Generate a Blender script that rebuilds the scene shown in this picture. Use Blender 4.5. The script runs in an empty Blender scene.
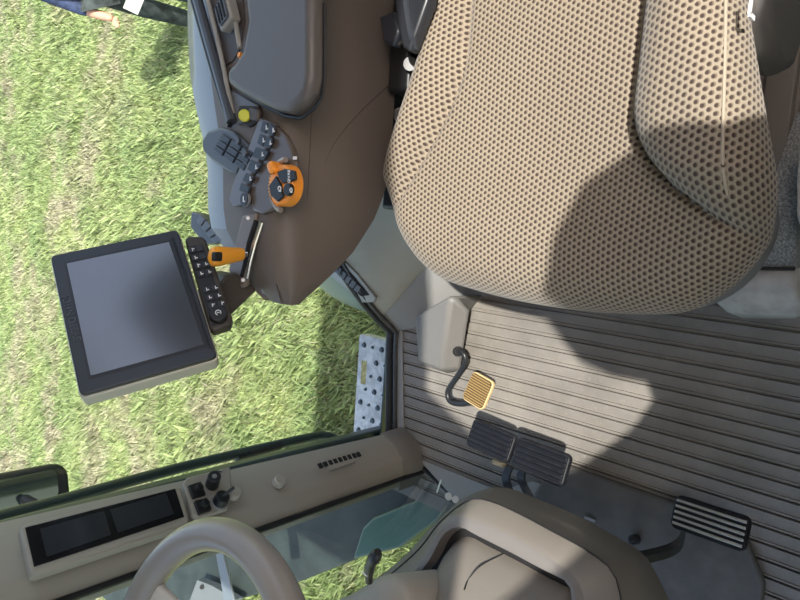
import bpy, bmesh, math, random
import numpy as np
from mathutils import Vector, Matrix
random.seed(7); rng = np.random.default_rng(7)
SC = bpy.context.scene
COL = SC.collection
PI = math.pi

# ------------------------------------------------------------------ camera
F = 626.0
CAM = Vector((0, 0, 1.12))
Zv = Vector((-600, -30, F)).normalized()
a_ = Vector((-660, 118, -F)); a_ -= a_.dot(Zv) * Zv; a_.normalize()
Yv = -a_
Xv = Yv.cross(Zv)
R3 = Matrix((Xv, Yv, Zv))
cd = bpy.data.cameras.new('camera'); cam = bpy.data.objects.new('camera', cd); COL.objects.link(cam)
cd.sensor_width = 36; cd.lens = F / 800 * 36; cd.clip_start = 0.02; cd.clip_end = 500
cam.matrix_world = Matrix.Translation(CAM) @ R3.to_4x4()
SC.camera = cam

def ray(px, py):
    d = Vector((px - 400, 300 - py, -F)); return Vector((d.dot(Xv), d.dot(Yv), d.dot(Zv)))
def A(px, py, ax, v):
    """the point of a real plane (x, y or z = v, in metres) seen at a photo pixel"""
    d = ray(px, py); i = 'xyz'.index(ax); return CAM + d * ((v - CAM[i]) / d[i])
def AP(px, py, p0, n):
    d = ray(px, py); return CAM + d * ((p0 - CAM).dot(n) / d.dot(n))

# ------------------------------------------------------------------ materials
MATS = {}
def mat(name, col, rough=0.6, metal=0.0, noise=0.0, nscale=40, bump=0.0, bscale=400, coat=0.0, spec=0.5, col2=None):
    if name in MATS: return MATS[name]
    m = bpy.data.materials.new(name); m.use_nodes = True; nt = m.node_tree; b = nt.nodes['Principled BSDF']
    b.inputs['Base Color'].default_value = (*col, 1); b.inputs['Roughness'].default_value = rough
    b.inputs['Metallic'].default_value = metal; b.inputs['Coat Weight'].default_value = coat
    b.inputs['Coat Roughness'].default_value = .15
    b.inputs['Specular IOR Level'].default_value = spec
    tc = nt.nodes.new('ShaderNodeTexCoord')
    if noise > 0 or col2:
        n = nt.nodes.new('ShaderNodeTexNoise'); n.inputs['Scale'].default_value = nscale; n.inputs['Detail'].default_value = 5
        nt.links.new(tc.outputs['Object'], n.inputs['Vector'])
        r = nt.nodes.new('ShaderNodeValToRGB'); r.color_ramp.elements[0].position = .35; r.color_ramp.elements[1].position = .65
        c2 = col2 if col2 else tuple(min(1, c * (1 + noise)) for c in col)
        c1 = col if col2 else tuple(c * (1 - noise) for c in col)
        r.color_ramp.elements[0].color = (*c1, 1); r.color_ramp.elements[1].color = (*c2, 1)
        nt.links.new(n.outputs['Fac'], r.inputs['Fac']); nt.links.new(r.outputs['Color'], b.inputs['Base Color'])
    if bump > 0:
        n = nt.nodes.new('ShaderNodeTexNoise'); n.inputs['Scale'].default_value = bscale; n.inputs['Detail'].default_value = 2
        nt.links.new(tc.outputs['Object'], n.inputs['Vector'])
        bp = nt.nodes.new('ShaderNodeBump'); bp.inputs['Strength'].default_value = bump; bp.inputs['Distance'].default_value = .001
        nt.links.new(n.outputs['Fac'], bp.inputs['Height']); nt.links.new(bp.outputs['Normal'], b.inputs['Normal'])
    MATS[name] = m; return m

def glass_mat(name, tint, refl=.5):
    m = bpy.data.materials.new(name); m.use_nodes = True; nt = m.node_tree; nt.nodes.clear()
    o = nt.nodes.new('ShaderNodeOutputMaterial'); t = nt.nodes.new('ShaderNodeBsdfTransparent'); g = nt.nodes.new('ShaderNodeBsdfGlossy')
    t.inputs[0].default_value = (*tint, 1); g.inputs['Roughness'].default_value = .02; g.inputs['Color'].default_value = (1, 1, 1, 1)
    f = nt.nodes.new('ShaderNodeFresnel'); f.inputs['IOR'].default_value = 1.45
    mul = nt.nodes.new('ShaderNodeMath'); mul.operation = 'MULTIPLY'; mul.inputs[1].default_value = refl
    mx = nt.nodes.new('ShaderNodeMixShader'); nt.links.new(f.outputs[0], mul.inputs[0])
    ge = nt.nodes.new('ShaderNodeNewGeometry'); inv = nt.nodes.new('ShaderNodeMath'); inv.operation = 'SUBTRACT'; inv.inputs[0].default_value = 1
    nt.links.new(ge.outputs['Backfacing'], inv.inputs[1]); m2 = nt.nodes.new('ShaderNodeMath'); m2.operation = 'MULTIPLY'
    nt.links.new(mul.outputs[0], m2.inputs[0]); nt.links.new(inv.outputs[0], m2.inputs[1]); nt.links.new(m2.outputs[0], mx.inputs[0])
    nt.links.new(t.outputs[0], mx.inputs[1]); nt.links.new(g.outputs[0], mx.inputs[2]); nt.links.new(mx.outputs[0], o.inputs[0])
    MATS[name] = m; return m

BROWN = mat('brown_plastic', (.135, .112, .095), .5, bump=.25, bscale=900)
BROWN_D = mat('dark_brown_plastic', (.075, .06, .05), .5, bump=.2, bscale=900)
BROWN_G = mat('glossy_brown_plastic', (.11, .088, .07), .25, coat=.3)
TAUPE = mat('taupe_plastic', (.32, .295, .25), .55, bump=.25, bscale=900)
TAUPE_D = mat('taupe_column_plastic', (.175, .158, .135), .5, bump=.25, bscale=900)
CREAM = mat('cream_trim', (.36, .34, .285), .6, bump=.2, bscale=700)
GREY = mat('grey_plastic', (.21, .21, .21), .5, bump=.2, bscale=900)
CHAR = mat('charcoal_plastic', (.055, .06, .068), .38, coat=.25, bump=.15, bscale=900)
SHELL = mat('sky_sheen_plastic', (.20, .225, .25), .36, coat=.45, bump=.15, bscale=900)  # sky reflection on the darker plastic put into this grey-blue colour
PAD = mat('armrest_vinyl', (.1, .09, .085), .42, coat=.1, bump=.4, bscale=1200)
BLACK = mat('black_plastic', (.012, .013, .015), .4)
BLACK_M = mat('black_matte', (.008, .008, .009), .8)
RUBBER = mat('black_rubber', (.012, .013, .016), .45, noise=.3, nscale=90, spec=.15)
KEY = mat('key_plastic', (.028, .033, .042), .38)
KEY_G = mat('grey_key_plastic', (.12, .13, .145), .4)
WHITE = mat('white_print', (.8, .8, .8), .6)
CHROME = mat('chrome', (.75, .76, .78), .18, metal=1)
STEEL = mat('painted_steel', (.03, .04, .055), .4)
ORANGE = mat('orange_plastic', (.88, .31, .03), .38, coat=.2)
ORANGE_D = mat('amber_plastic', (.92, .38, .03), .4, coat=.2)
YELLOW = mat('yellow_plastic', (.62, .62, .05), .5)
BELT = mat('belt_webbing', (.03, .035, .045), .55, bump=.5, bscale=800)
BEIGE = mat('beige_housing', (.56, .53, .43), .5)
SCREEN = mat('screen_glass', (.035, .042, .055), .22, spec=1.0, coat=1.0)  # grey-blue base stands in for a veil of reflected sky
SCREEN2 = mat('display_glass', (.008, .009, .01), .14)
GALV = mat('galvanised_steel', (.52, .52, .51), .5, metal=0, noise=.25, nscale=60)
GREEN_D = mat('dark_green_paint', (.018, .035, .032), .35, coat=.3)
TEAL = mat('green_paint', (.03, .075, .05), .35, coat=.3)
FENDER = mat('pale_fender', (.20, .26, .25), .4, coat=.2)
WHEELM = mat('wheel_rubber', (.25, .225, .20), .28, bump=.15, bscale=1100, coat=.15)
SUEDE = mat('grey_suede', (.34, .34, .32), .85, noise=.12, nscale=60)
TWEED = mat('grey_tweed', (.20, .20, .185), .95, noise=.45, nscale=420, bump=1, bscale=420)
JEANS = mat('navy_cloth', (.03, .045, .10), .8, noise=.4, nscale=25)
TROUS = mat('dark_cloth', (.035, .045, .045), .8, noise=.5, nscale=18)
SKIN = mat('skin', (.55, .30, .20), .6)
HAIR = mat('brown_hair', (.05, .03, .02), .7)
PAPER = mat('paper', (.75, .74, .62), .8)
TANRUB = mat('tan_rubber', (.27, .18, .065), .5)
TANDK = mat('tan_groove', (.07, .04, .01), .6)
CEILM = mat('headliner', (.45, .44, .41), .9)
GLASS = glass_mat('window_glass', (.93, .96, .95), .8)
WGLASS = glass_mat('windscreen_glass', (.84, .88, .86), .45)

def fabric():
    m = bpy.data.materials.new('dotted_fabric'); m.use_nodes = True; nt = m.node_tree; b = nt.nodes['Principled BSDF']
    N = nt.nodes.new; L = nt.links.new
    def math_(op, x, y=None):
        n = N('ShaderNodeMath'); n.operation = op
        for i, v in enumerate((x, y)):
            if v is None: continue
            if isinstance(v, (int, float)): n.inputs[i].default_value = v
            else: L(v, n.inputs[i])
        return n.outputs[0]
    uv = N('ShaderNodeUVMap'); uv.uv_map = 'UVMap'
    nz = N('ShaderNodeTexNoise'); nz.inputs['Scale'].default_value = 120; nz.inputs['Detail'].default_value = 2
    L(uv.outputs[0], nz.inputs['Vector'])
    sp = N('ShaderNodeSeparateXYZ'); L(uv.outputs[0], sp.inputs[0])
    u = math_('DIVIDE', sp.outputs[1], .0061); v0 = math_('DIVIDE', sp.outputs[0], .0076)
    u = math_('ADD', u, math_('MULTIPLY', math_('SUBTRACT', nz.outputs['Fac'], .5), .35))
    col = math_('FLOOR', u)
    odd = math_('MODULO', math_('ABSOLUTE', col), 2)
    v = math_('ADD', v0, math_('MULTIPLY', odd, .5))
    fu = math_('SUBTRACT', math_('FRACT', u), .5); fv = math_('SUBTRACT', math_('FRACT', v), .5)
    def ell(cu, cv, ru, rv):
        x = math_('DIVIDE', math_('SUBTRACT', fu, cu), ru); y = math_('DIVIDE', math_('SUBTRACT', fv, cv), rv)
        return math_('SQRT', math_('ADD', math_('MULTIPLY', x, x), math_('MULTIPLY', y, y)))
    d1 = ell(-.06, 0, .29, .26); d2 = ell(.10, -.05, .40, .33)
    def ramp(f, p0, p1):
        r = N('ShaderNodeMapRange'); r.inputs[1].default_value = p0; r.inputs[2].default_value = p1; r.interpolation_type = 'SMOOTHSTEP'; L(f, r.inputs[0]); return r.outputs[0]
    m1 = ramp(d1, .8, 1.25); m2 = ramp(d2, .8, 1.2)
    nb = N('ShaderNodeTexNoise'); nb.inputs['Scale'].default_value = 6; L(uv.outputs[0], nb.inputs['Vector'])
    base = N('ShaderNodeMixRGB'); base.inputs[1].default_value = (.225, .19, .14, 1); base.inputs[2].default_value = (.275, .235, .178, 1); L(nb.outputs['Fac'], base.inputs[0])
    c2 = N('ShaderNodeMixRGB'); c2.inputs[1].default_value = (.135, .108, .08, 1); L(m2, c2.inputs[0]); L(base.outputs[0], c2.inputs[2])
    c1 = N('ShaderNodeMixRGB'); c1.inputs[1].default_value = (.048, .034, .028, 1); L(m1, c1.inputs[0]); L(c2.outputs[0], c1.inputs[2])
    L(c1.outputs[0], b.inputs['Base Color']); b.inputs['Roughness'].default_value = .95; b.inputs['Specular IOR Level'].default_value = .15
    b.inputs['Sheen Weight'].default_value = .2
    bp = N('ShaderNodeBump'); bp.inputs['Strength'].default_value = .5; bp.inputs['Distance'].default_value = .0012; L(m1, bp.inputs['Height']); L(bp.outputs[0], b.inputs['Normal'])
    return m
FABRIC = fabric()

def floor_mat():
    m = bpy.data.materials.new('floor_mat'); m.use_nodes = True; nt = m.node_tree; b = nt.nodes['Principled BSDF']; N = nt.nodes.new; L = nt.links.new
    tc = N('ShaderNodeTexCoord')
    n1 = N('ShaderNodeTexNoise'); n1.inputs['Scale'].default_value = 9; n1.inputs['Detail'].default_value = 8; n1.inputs['Roughness'].default_value = .65; L(tc.outputs['Object'], n1.inputs['Vector'])
    r1 = N('ShaderNodeValToRGB'); r1.color_ramp.elements[0].position = .3; r1.color_ramp.elements[1].position = .72
    r1.color_ramp.elements[0].color = (.15, .138, .12, 1); r1.color_ramp.elements[1].color = (.24, .222, .195, 1); L(n1.outputs['Fac'], r1.inputs['Fac'])
    n2 = N('ShaderNodeTexNoise'); n2.inputs['Scale'].default_value = 150; n2.inputs['Detail'].default_value = 3; L(tc.outputs['Object'], n2.inputs['Vector'])
    r2 = N('ShaderNodeValToRGB'); r2.color_ramp.elements[0].position = .60; r2.color_ramp.elements[1].position = .72
    r2.color_ramp.elements[0].color = (0, 0, 0, 1); r2.color_ramp.elements[1].color = (.35, .35, .35, 1); L(n2.outputs['Fac'], r2.inputs['Fac'])
    mx = N('ShaderNodeMixRGB'); mx.inputs[2].default_value = (.33, .29, .22, 1); L(r2.outputs[0], mx.inputs[0]); L(r1.outputs[0], mx.inputs[1])
    L(mx.outputs[0], b.inputs['Base Color']); b.inputs['Roughness'].default_value = .5
    return m
FLOORM = floor_mat()

# ------------------------------------------------------------------ object helpers
def link(o): COL.objects.link(o); return o
def thing(name, label, cat, loc=(0, 0, 0), group=None):
    o = link(bpy.data.objects.new(name, None)); o.location = loc; o.empty_display_size = .05
    o['label'] = label; o['category'] = cat
    if group: o['group'] = group
    return o
def rootloc(p):
    while p.parent: p = p.parent
    return p.location.copy()
def finish(name, me, m, parent, bevel=0, seg=3, smooth=True, angle=35, solid=0):
    o = bpy.data.objects.new(name, me); link(o)
    for mm in (m if isinstance(m, (list, tuple)) else [m]): me.materials.append(mm)
    if parent:
        me.transform(Matrix.Translation(-rootloc(parent))); o.parent = parent
    if smooth:
        me.polygons.foreach_set('use_smooth', [True] * len(me.polygons)); me.set_sharp_from_angle(angle=math.radians(angle))
    if solid:
        s = o.modifiers.new('solid', 'SOLIDIFY'); s.thickness = solid; s.offset = -1
    if bevel:
        b = o.modifiers.new('bevel', 'BEVEL'); b.width = bevel; b.segments = seg; b.limit_method = 'ANGLE'; b.angle_limit = math.radians(40)
    return o
def obj(name, bm, m, parent=None, recalc=True, **k):
    if recalc: bmesh.ops.recalc_face_normals(bm, faces=bm.faces)
    me = bpy.data.meshes.new(name); bm.to_mesh(me); bm.free()
    return finish(name, me, m, parent, **k)
def struct(name, bm, m, **k):
    o = obj(name, bm, m, None, **k); o['kind'] = 'structure'; return o
def frame(o, u, v):
    u = Vector(u).normalized(); v = Vector(v); v = (v - v.dot(u) * u).normalized(); n = u.cross(v)
    return Matrix(((u.x, v.x, n.x, o[0]), (u.y, v.y, n.y, o[1]), (u.z, v.z, n.z, o[2]), (0, 0, 0, 1)))
I4 = Matrix.Identity(4)
def fcam(M):
    return M @ Matrix.Diagonal((1, -1, -1, 1)) if (M.to_3x3() @ Vector((0, 0, 1))).dot(CAM - M.translation) < 0 else M
def box(bm, c, s, M=I4):
    r = bmesh.ops.create_cube(bm, size=1, matrix=M @ Matrix.Translation(c) @ Matrix.Diagonal((*s, 1))); return r
def prism(bm, pts, nvec, th):
    """polygon of 3-D points pushed along nvec by th"""
    n = Vector(nvec).normalized() * th
    a = [bm.verts.new(p) for p in pts]; b = [bm.verts.new(Vector(p) + n) for p in pts]
    k = len(pts); bm.faces.new(a[::-1]); bm.faces.new(b)
    for i in range(k): bm.faces.new((a[i], a[(i + 1) % k], b[(i + 1) % k], b[i]))
def cyl(bm, p0, p1, r0, r1=None, n=24, cap=True):
    r1 = r0 if r1 is None else r1
    p0 = Vector(p0); p1 = Vector(p1); d = (p1 - p0).normalized(); u = d.orthogonal().normalized(); v = d.cross(u)
    a = []; b = []
    for i in range(n):
        t = 2 * PI * i / n; w = u * math.cos(t) + v * math.sin(t); a.append(bm.verts.new(p0 + w * r0)); b.append(bm.verts.new(p1 + w * r1))
    for i in range(n): bm.faces.new((a[i], a[(i + 1) % n], b[(i + 1) % n], b[i]))
    if cap: bm.faces.new(a[::-1]); bm.faces.new(b)
def smoothpath(pts, sub=6):
    pts = [Vector(p) for p in pts]; out = []
    P = [pts[0] * 2 - pts[1]] + pts + [pts[-1] * 2 - pts[-2]]
    for i in range(1, len(P) - 2):
        for k in range(sub):
            t = k / sub; a, b, c, d = P[i - 1:i + 3]
            out.append(.5 * ((2 * b) + (c - a) * t + (2 * a - 5 * b + 4 * c - d) * t * t + (3 * b - a - 3 * c + d) * t ** 3))
    out.append(pts[-1]); return out
def tube(bm, pts, r, n=12, closed=False, flat=None):
    pts = [Vector(p) for p in pts]; k = len(pts); rings = []; prev = None
    for i, p in enumerate(pts):
        if closed: d = (pts[(i + 1) % k] - pts[i - 1]).normalized()
        else: d = (pts[min(i + 1, k - 1)] - pts[max(i - 1, 0)]).normalized()
        u = d.orthogonal().normalized() if prev is None else (prev - prev.dot(d) * d).normalized()
        prev = u; v = d.cross(u); rr = r[i] if isinstance(r, (list, tuple)) else r
        ring = []
        for j in range(n):
            t = 2 * PI * j / n; ring.append(bm.verts.new(p + (u * math.cos(t) + v * math.sin(t)) * rr))
        rings.append(ring)
    m = k if closed else k - 1
    for i in range(m):
        a = rings[i]; b = rings[(i + 1) % k]
        off = 0
        if closed and i == k - 1:
            off = min(range(n), key=lambda o: (b[o].co - a[0].co).length)
        for j in range(n): bm.faces.new((a[j], a[(j + 1) % n], b[(j + 1 + off) % n], b[(j + off) % n]))
    if not closed: bm.faces.new(rings[0][::-1]); bm.faces.new(rings[-1])
def ribbon(bm, pts, wv, w, tv, t):
    """flat bar along pts: width w along wv, thickness t along tv"""
    wv = Vector(wv).normalized() * w / 2; tv = Vector(tv).normalized() * t / 2; rings = []
    for p in pts:
        p = Vector(p); rings.append([bm.verts.new(p + a * wv + b * tv) for a, b in ((-1, -1), (1, -1), (1, 1), (-1, 1))])
    for a, b in zip(rings, rings[1:]):
        for j in range(4): bm.faces.new((a[j], a[(j + 1) % 4], b[(j + 1) % 4], b[j]))
    bm.faces.new(rings[0][::-1]); bm.faces.new(rings[-1])
def grid(bm, rows, wrap=False):
    V = [[bm.verts.new(p) for p in r] for r in rows]
    for a, b in zip(V, V[1:]):
        k = len(a)
        for j in range(k if wrap else k - 1): bm.faces.new((a[j], a[(j + 1) % k], b[(j + 1) % k], b[j]))
    return V
def resample(pts, n):
    pts = [Vector(p) for p in pts]; L = [0]
    for a, b in zip(pts, pts[1:]): L.append(L[-1] + (b - a).length)
    out = []; j = 0
    for i in range(n):
        s = L[-1] * i / (n - 1)
        while j < len(pts) - 2 and L[j + 1] < s: j += 1
        t = (s - L[j]) / max(1e-9, L[j + 1] - L[j]); out.append(pts[j].lerp(pts[j + 1], min(1, max(0, t))))
    return out
def rrect(w, h, r, n=5, cx=0, cy=0):
    out = []
    for qx, qy, a0 in ((1, 1, 0), (-1, 1, 90), (-1, -1, 180), (1, -1, 270)):
        for i in range(n):
            t = math.radians(a0 + 90 * i / (n - 1)); out.append((cx + qx * (w / 2 - r) + r * math.cos(t), cy + qy * (h / 2 - r) + r * math.sin(t)))
    return out
def plate(bm, M, w, h, r, z0, z1, cx=0, cy=0, n=5):
    prism(bm, [M @ Vector((x, y, z0)) for x, y in rrect(w, h, r, n, cx, cy)], M.to_3x3() @ Vector((0, 0, 1)), z1 - z0)
def text(name, s, size, M, m, parent, ext=.0004):
    c = bpy.data.curves.new(name, 'FONT'); c.body = s; c.size = size; c.extrude = ext; c.align_x = 'CENTER'; c.align_y = 'CENTER'
    t = bpy.data.objects.new(name, c); link(t)
    dg = bpy.context.evaluated_depsgraph_get(); me = bpy.data.meshes.new_from_object(t.evaluated_get(dg))
    bpy.data.objects.remove(t); me.transform(M)
    return finish(name, me, m, parent, smooth=False)

# ------------------------------------------------------------------ FLOOR
def build_floor():
    bm = bmesh.new(); y0, y1 = -1.075, .12; x = -.62; pitch = .0267; prof = [(-1.0, 0)]
    k = round((.141 + .62) / pitch); x = .141 - k * pitch
    while x < .63:
        prof += [(x - .0045, 0), (x - .0035, .0022), (x - .001, .0022), (x + .0002, -.008), (x + .0038, -.008), (x + .0042, 0)]
        x += pitch
    prof.append((.66, 0))
    # the front rim curves: floor runs further forward at the middle
    rows = []
    for y in np.linspace(y0, y1, 25): rows.append([Vector((px, y, pz)) for px, pz in prof])
    grid(bm, rows)
    struct('floor', bm, FLOORM, smooth=False)
    # smooth raised tunnel pan under the pedals, thin borders along the sill
    bm = bmesh.new()
    pan = [(.44, -.60), (.44, -.30), (.465, -.235), (.52, -.205), (.9, -.19), (.9, -.66), (.60, -.66), (.50, -.62)]
    prism(bm, [(x, y, .0035) for x, y in pan], (0, 0, 1), .012)
    struct('trim_1', bm, mat('pan_grey', (.075, .070, .062), .5, noise=.15, nscale=30), bevel=.006)
    bm = bmesh.new()
    prism(bm, [(.20, -1.075, .0), (.22, -1.045, .0), (.50, -1.012, 0), (.56, -.955, 0), (.60, -.955, 0), (.6, -1.075, 0)], (0, 0, 1), .005)
    struct('trim_2', bm, mat('border_grey', (.24, .235, .22), .5), bevel=.002)
    # front rim of the floor under the glass
    bm = bmesh.new()
    rim = [A(424, 466, 'z', .0), A(440, 482, 'z', 0), A(462, 502, 'z', 0), (.66, -.76, 0), (.75, -.70, 0)]
    tube(bm, smoothpath([Vector(p) + Vector((.004, 0, .002)) for p in rim]), .006, 8)
    struct('trim_3', bm, BLACK)
    bm = bmesh.new()
    prism(bm, [(.55, -.96, .004), (.60, -.86, .004), (.625, -.8, .004), (.66, -.75, .004), (.66, -.62, .004), (.60, -.64, .004), (.50, -.60, .004), (.50, -.64, .004), (.55, -.72, .004), (.55, -.85, .004)], (0, 0, 1), .003)
    struct('trim_4', bm, mat('border_grey', (.24, .235, .22), .5), bevel=.001)
build_floor()

# left floor trim beside the seat: brown ribbed strips running forward
bm = bmesh.new()
prof = [(-.335, .0), (-.335, .05), (-.30, .055), (-.297, .048), (-.292, .048), (-.289, .055), (-.25, .055), (-.247, .046), (-.240, .046), (-.237, .055), (-.215, .05), (-.212, .03), (-.16, .03), (-.157, .05), (.05, .05), (.05, 0)]
grid(bm, [[Vector((x, y, z)) for y, z in prof] for x in (-1.0, -.5, -.12, -.06)])
struct('trim_5', bm, mat('brown_floor', (.19, .16, .125), .55), bevel=.002)

# ------------------------------------------------------------------ WHEELHOUSE TRIM (right side, under the window)
def hump_z(s):      # s = distance behind the toe
    if s < 0: return 0
    return .43 * (1 - math.exp(-s * 3.3)) if s < 2 else .43
def toe_x(y):       # toe line on the floor
    pts = [(-1.075, .262), (-1.0, .235), (-.92, .18), (-.84, .135), (-.76, .105), (-.6, .09)]
    for (a, b), (c, d) in zip(pts, pts[1:]):
        if y <= c: return b + (d - b) * (y - a) / (c - a)
    return pts[-1][1]
def hump_pt(y, s, up=0): return Vector((toe_x(y) - s, y, hump_z(s) + up))
ys = np.linspace(-1.075, -.62, 28)
bm = bmesh.new(); grid(bm, [[hump_pt(y, s) for s in np.linspace(0, .11, 8)] for y in ys])
struct('trim_6', bm, mat('base_grey', (.30, .295, .28), .55, bump=.2, bscale=700))
def tex_cream():
    m = mat('textured_cream', (.40, .385, .31), .65)
    nt = m.node_tree; b = nt.nodes['Principled BSDF']; tc = nt.nodes.new('ShaderNodeTexCoord')
    w = nt.nodes.new('ShaderNodeTexVoronoi'); w.inputs['Scale'].default_value = 260; w.inputs['Randomness'].default_value = .15; nt.links.new(tc.outputs['Object'], w.inputs['Vector'])
    bp = nt.nodes.new('ShaderNodeBump'); bp.inputs['Strength'].default_value = .6; bp.inputs['Distance'].default_value = .001
    nt.links.new(w.outputs['Distance'], bp.inputs['Height']); nt.links.new(bp.outputs[0], b.inputs['Normal']); return m
bm = bmesh.new()
def s_edge(y):      # where the textured panel begins
    t = (y + 1.075) / .455; return .04 + .05 * math.sin(min(1, t * 1.6) * PI / 2)
grid(bm, [[hump_pt(y, s_edge(y) + q, .006 * min(1, i)) for i, q in enumerate([0, .002] + list(np.linspace(.02, .9, 24)))] for y in ys])
struct('trim_7', bm, tex_cream())

# vent on the wheelhouse trim
c0 = A(352, 281, 'y', -1.0)
vy = -.985
v1 = A(336, 262, 'y', -.99); v2 = A(372, 297, 'y', -.99)
def on_hump(px, py, up=.0):
    # march the ray to the hump surface
    d = ray(px, py).normalized(); t = .6
    while t < 2.5:
        p = CAM + d * t
        if p.z < hump_z(toe_x(p.y) - p.x) + up: return p
        t += .002
    return p
vt = thing('air_vent', 'black slatted air vent with a silver rim in the cream trim beside the side window', 'air vent', on_hump(352, 280))
outer = [(316, 262), (330, 247), (380, 296), (377, 301), (360, 300)]
outer = [(322, 240), (338, 252), (358, 273), (378, 296), (376, 300), (362, 300), (346, 286), (320, 262), (312, 250)]
inner = [(322, 247), (337, 259), (355, 278), (369, 295), (361, 296), (345, 281), (324, 261), (316, 252)]
P = [on_hump(*q, .006) for q in outer]
cen = sum(P, Vector()) / len(P)
nrm = (P[1] - P[3]).cross(P[1] - P[6]).normalized(); nrm = nrm if nrm.z > 0 else -nrm
P = [p - (p - cen).dot(nrm) * nrm for p in P]
bm = bmesh.new(); prism(bm, [p + nrm * .002 for p in P], nrm, .008); obj('frame', bm, mat('silver_plastic', (.33, .32, .30), .3, metal=.4), vt, bevel=.003)
Q = [AP(*q, cen + nrm * .011, nrm) for q in inner]
bm = bmesh.new(); prism(bm, [p - nrm * .001 for p in Q], nrm, .002); obj('opening', bm, BLACK_M, vt)
a0 = AP(320, 253, cen + nrm * .014, nrm); a1 = AP(362, 293, cen + nrm * .014, nrm)
ax = (a1 - a0).normalized(); cr = nrm.cross(ax)
for i in range(8):
    bm = bmesh.new(); c = a0.lerp(a1, .08 + i * .115)
    Mf = frame(c, (ax + cr * .4 + nrm * .2), cr)
    box(bm, (0, 0, 0), (.012, .022, .0025), Mf); obj('vane', bm, KEY_G, vt, bevel=.001)

# ------------------------------------------------------------------ RIGHT SIDE WINDOW, sill, seal
bm = bmesh.new()
edge = [Vector((toe_x(-1.06) - s, -1.075, hump_z(s) + .012)) for s in np.linspace(.9, .0, 24)] + [Vector((.30, -1.075, .010)), Vector((.52, -1.055, .010)), Vector((.56, -1.05, .01))]
tube(bm, edge, .011, 10); struct('trim_8', bm, BLACK)
bm = bmesh.new(); tube(bm, [p + Vector((0, .018, -.002)) for p in edge], .006, 10); struct('trim_9', bm, mat('seal_grey', (.10, .10, .10), .25, metal=.6))
bm = bmesh.new()
up = [Vector((p.x, -1.085, 1.62)) for p in edge]
grid(bm, [[Vector((p.x, -1.085, p.z)) for p in edge], up])
struct('window_1', bm, GLASS, smooth=False, solid=.004)
# outer wall below window (keeps the ground out of the cab)
bm = bmesh.new(); grid(bm, [[Vector((p.x, -1.094, p.z - .005)) for p in edge], [Vector((p.x, -1.094, -.12)) for p in edge]])
struct('wall_right', bm, GREEN_D, smooth=False, solid=.005)

# ------------------------------------------------------------------ SEAT
seat = thing('operator_seat', 'driver seat covered in cream fabric with brown dots', 'seat', (-.2, -.42, 0))
SXC, SYC = -.228, -.418
SURF = []
def seat_surface():
    hw, hl, rc, re = .206, .262, .13, .055       # flat half sizes, corner radius, edge roll
    bm = bmesh.new(); uvl = bm.loops.layers.uv.new('UVMap'); st = .0042; dmax = .135
    nx = int((2 * (hl + dmax)) / st); ny = int((2 * (hw + dmax)) / st); V = {}
    fr, rr = rc - .035, rc
    def sdf(u, v):
        r = .05
        qx = abs(u) - (hl - r - (.55 * v * v if u > 0 else 0)); qy = abs(v) - (hw - r - .29 * max(0, .155 - u))
        ox, oy = max(qx, 0), max(qy, 0); L = math.hypot(ox, oy)
        if qx > 0 and qy > 0 or L > 0:
            d = L - r; g = (math.copysign(ox / L, u), math.copysign(oy / L, v))
        else:
            d = max(qx, qy) - r; g = (math.copysign(1, u), 0) if qx > qy else (0, math.copysign(1, v))
        return d, g
    def ht(x, y):
        w = (y - SYC); a = abs(w)
        z = .450 + .020 * (min(1, a / .26)) ** 2 - .012 * max(0, (x - .0)) / .06 * .6
        # raised side bolster, wider towards the back
        xf = -.015 if w > 0 else -.02
        t = max(0, xf - x)
        ci = (.118 + .125 * (1 - min(1, t / .13)) ** 2) if w > 0 else (.130 + .115 * (1 - min(1, t / .22)) ** 1.6)
        e = (a - ci) if t > 0 else -1
        sh = 0
        if t > 0:
            k = max(0, min(1, e / (.045 if w > 0 else .06))); k = math.sqrt(1 - (1 - k) ** 2) if w > 0 else k * k * (3 - 2 * k)
            sh = (.050 if w > 0 else .026) * k * min(1, t / .06) ** .7
            # seam crease at the foot of the bolster
            sh -= .010 * math.exp(-((e + .002) / .006) ** 2) * min(1, t / .03)
        z += sh
        # soft cushion unevenness
        z += .003 * math.sin(x * 22 + 1) * math.cos(w * 14)
        return z
    for i in range(nx + 1):
        for j in range(ny + 1):
            u = -hl - dmax + i * st; v = -hw - dmax + j * st
            d, g = sdf(u, v)
            if d > dmax: continue
            if d <= 0: x, y, dz = u, v, 0
            else:
                a = min(d / re, PI / 2); off = re * math.sin(a); x = u - g[0] * (d - off); y = v - g[1] * (d - off); dz = re * (1 - math.cos(a)) + max(0, d - re * PI / 2)
                if d > re * PI / 2: # tuck under
                    e = d - re * PI / 2; x -= g[0] * e * .35; y -= g[1] * e * .35
            X, Y = SXC + x, SYC + y
            V[i, j] = (bm.verts.new((X, Y, ht(X, Y) - dz)), (u, v)); SURF.append((X, Y, ht(X, Y) - dz)) if d < re * 1.2 else None
    for (i, j), (vv, uv) in list(V.items()):
        q = [(i, j), (i + 1, j), (i + 1, j + 1), (i, j + 1)]
        if all(k in V for k in q):
            f = bm.faces.new([V[k][0] for k in q])
            for lp, k in zip(f.loops, q): lp[uvl].uv = V[k][1]
    return bm
bm = seat_surface()
cush = obj('seat_cushion', bm, FABRIC, seat, angle=80)
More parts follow.
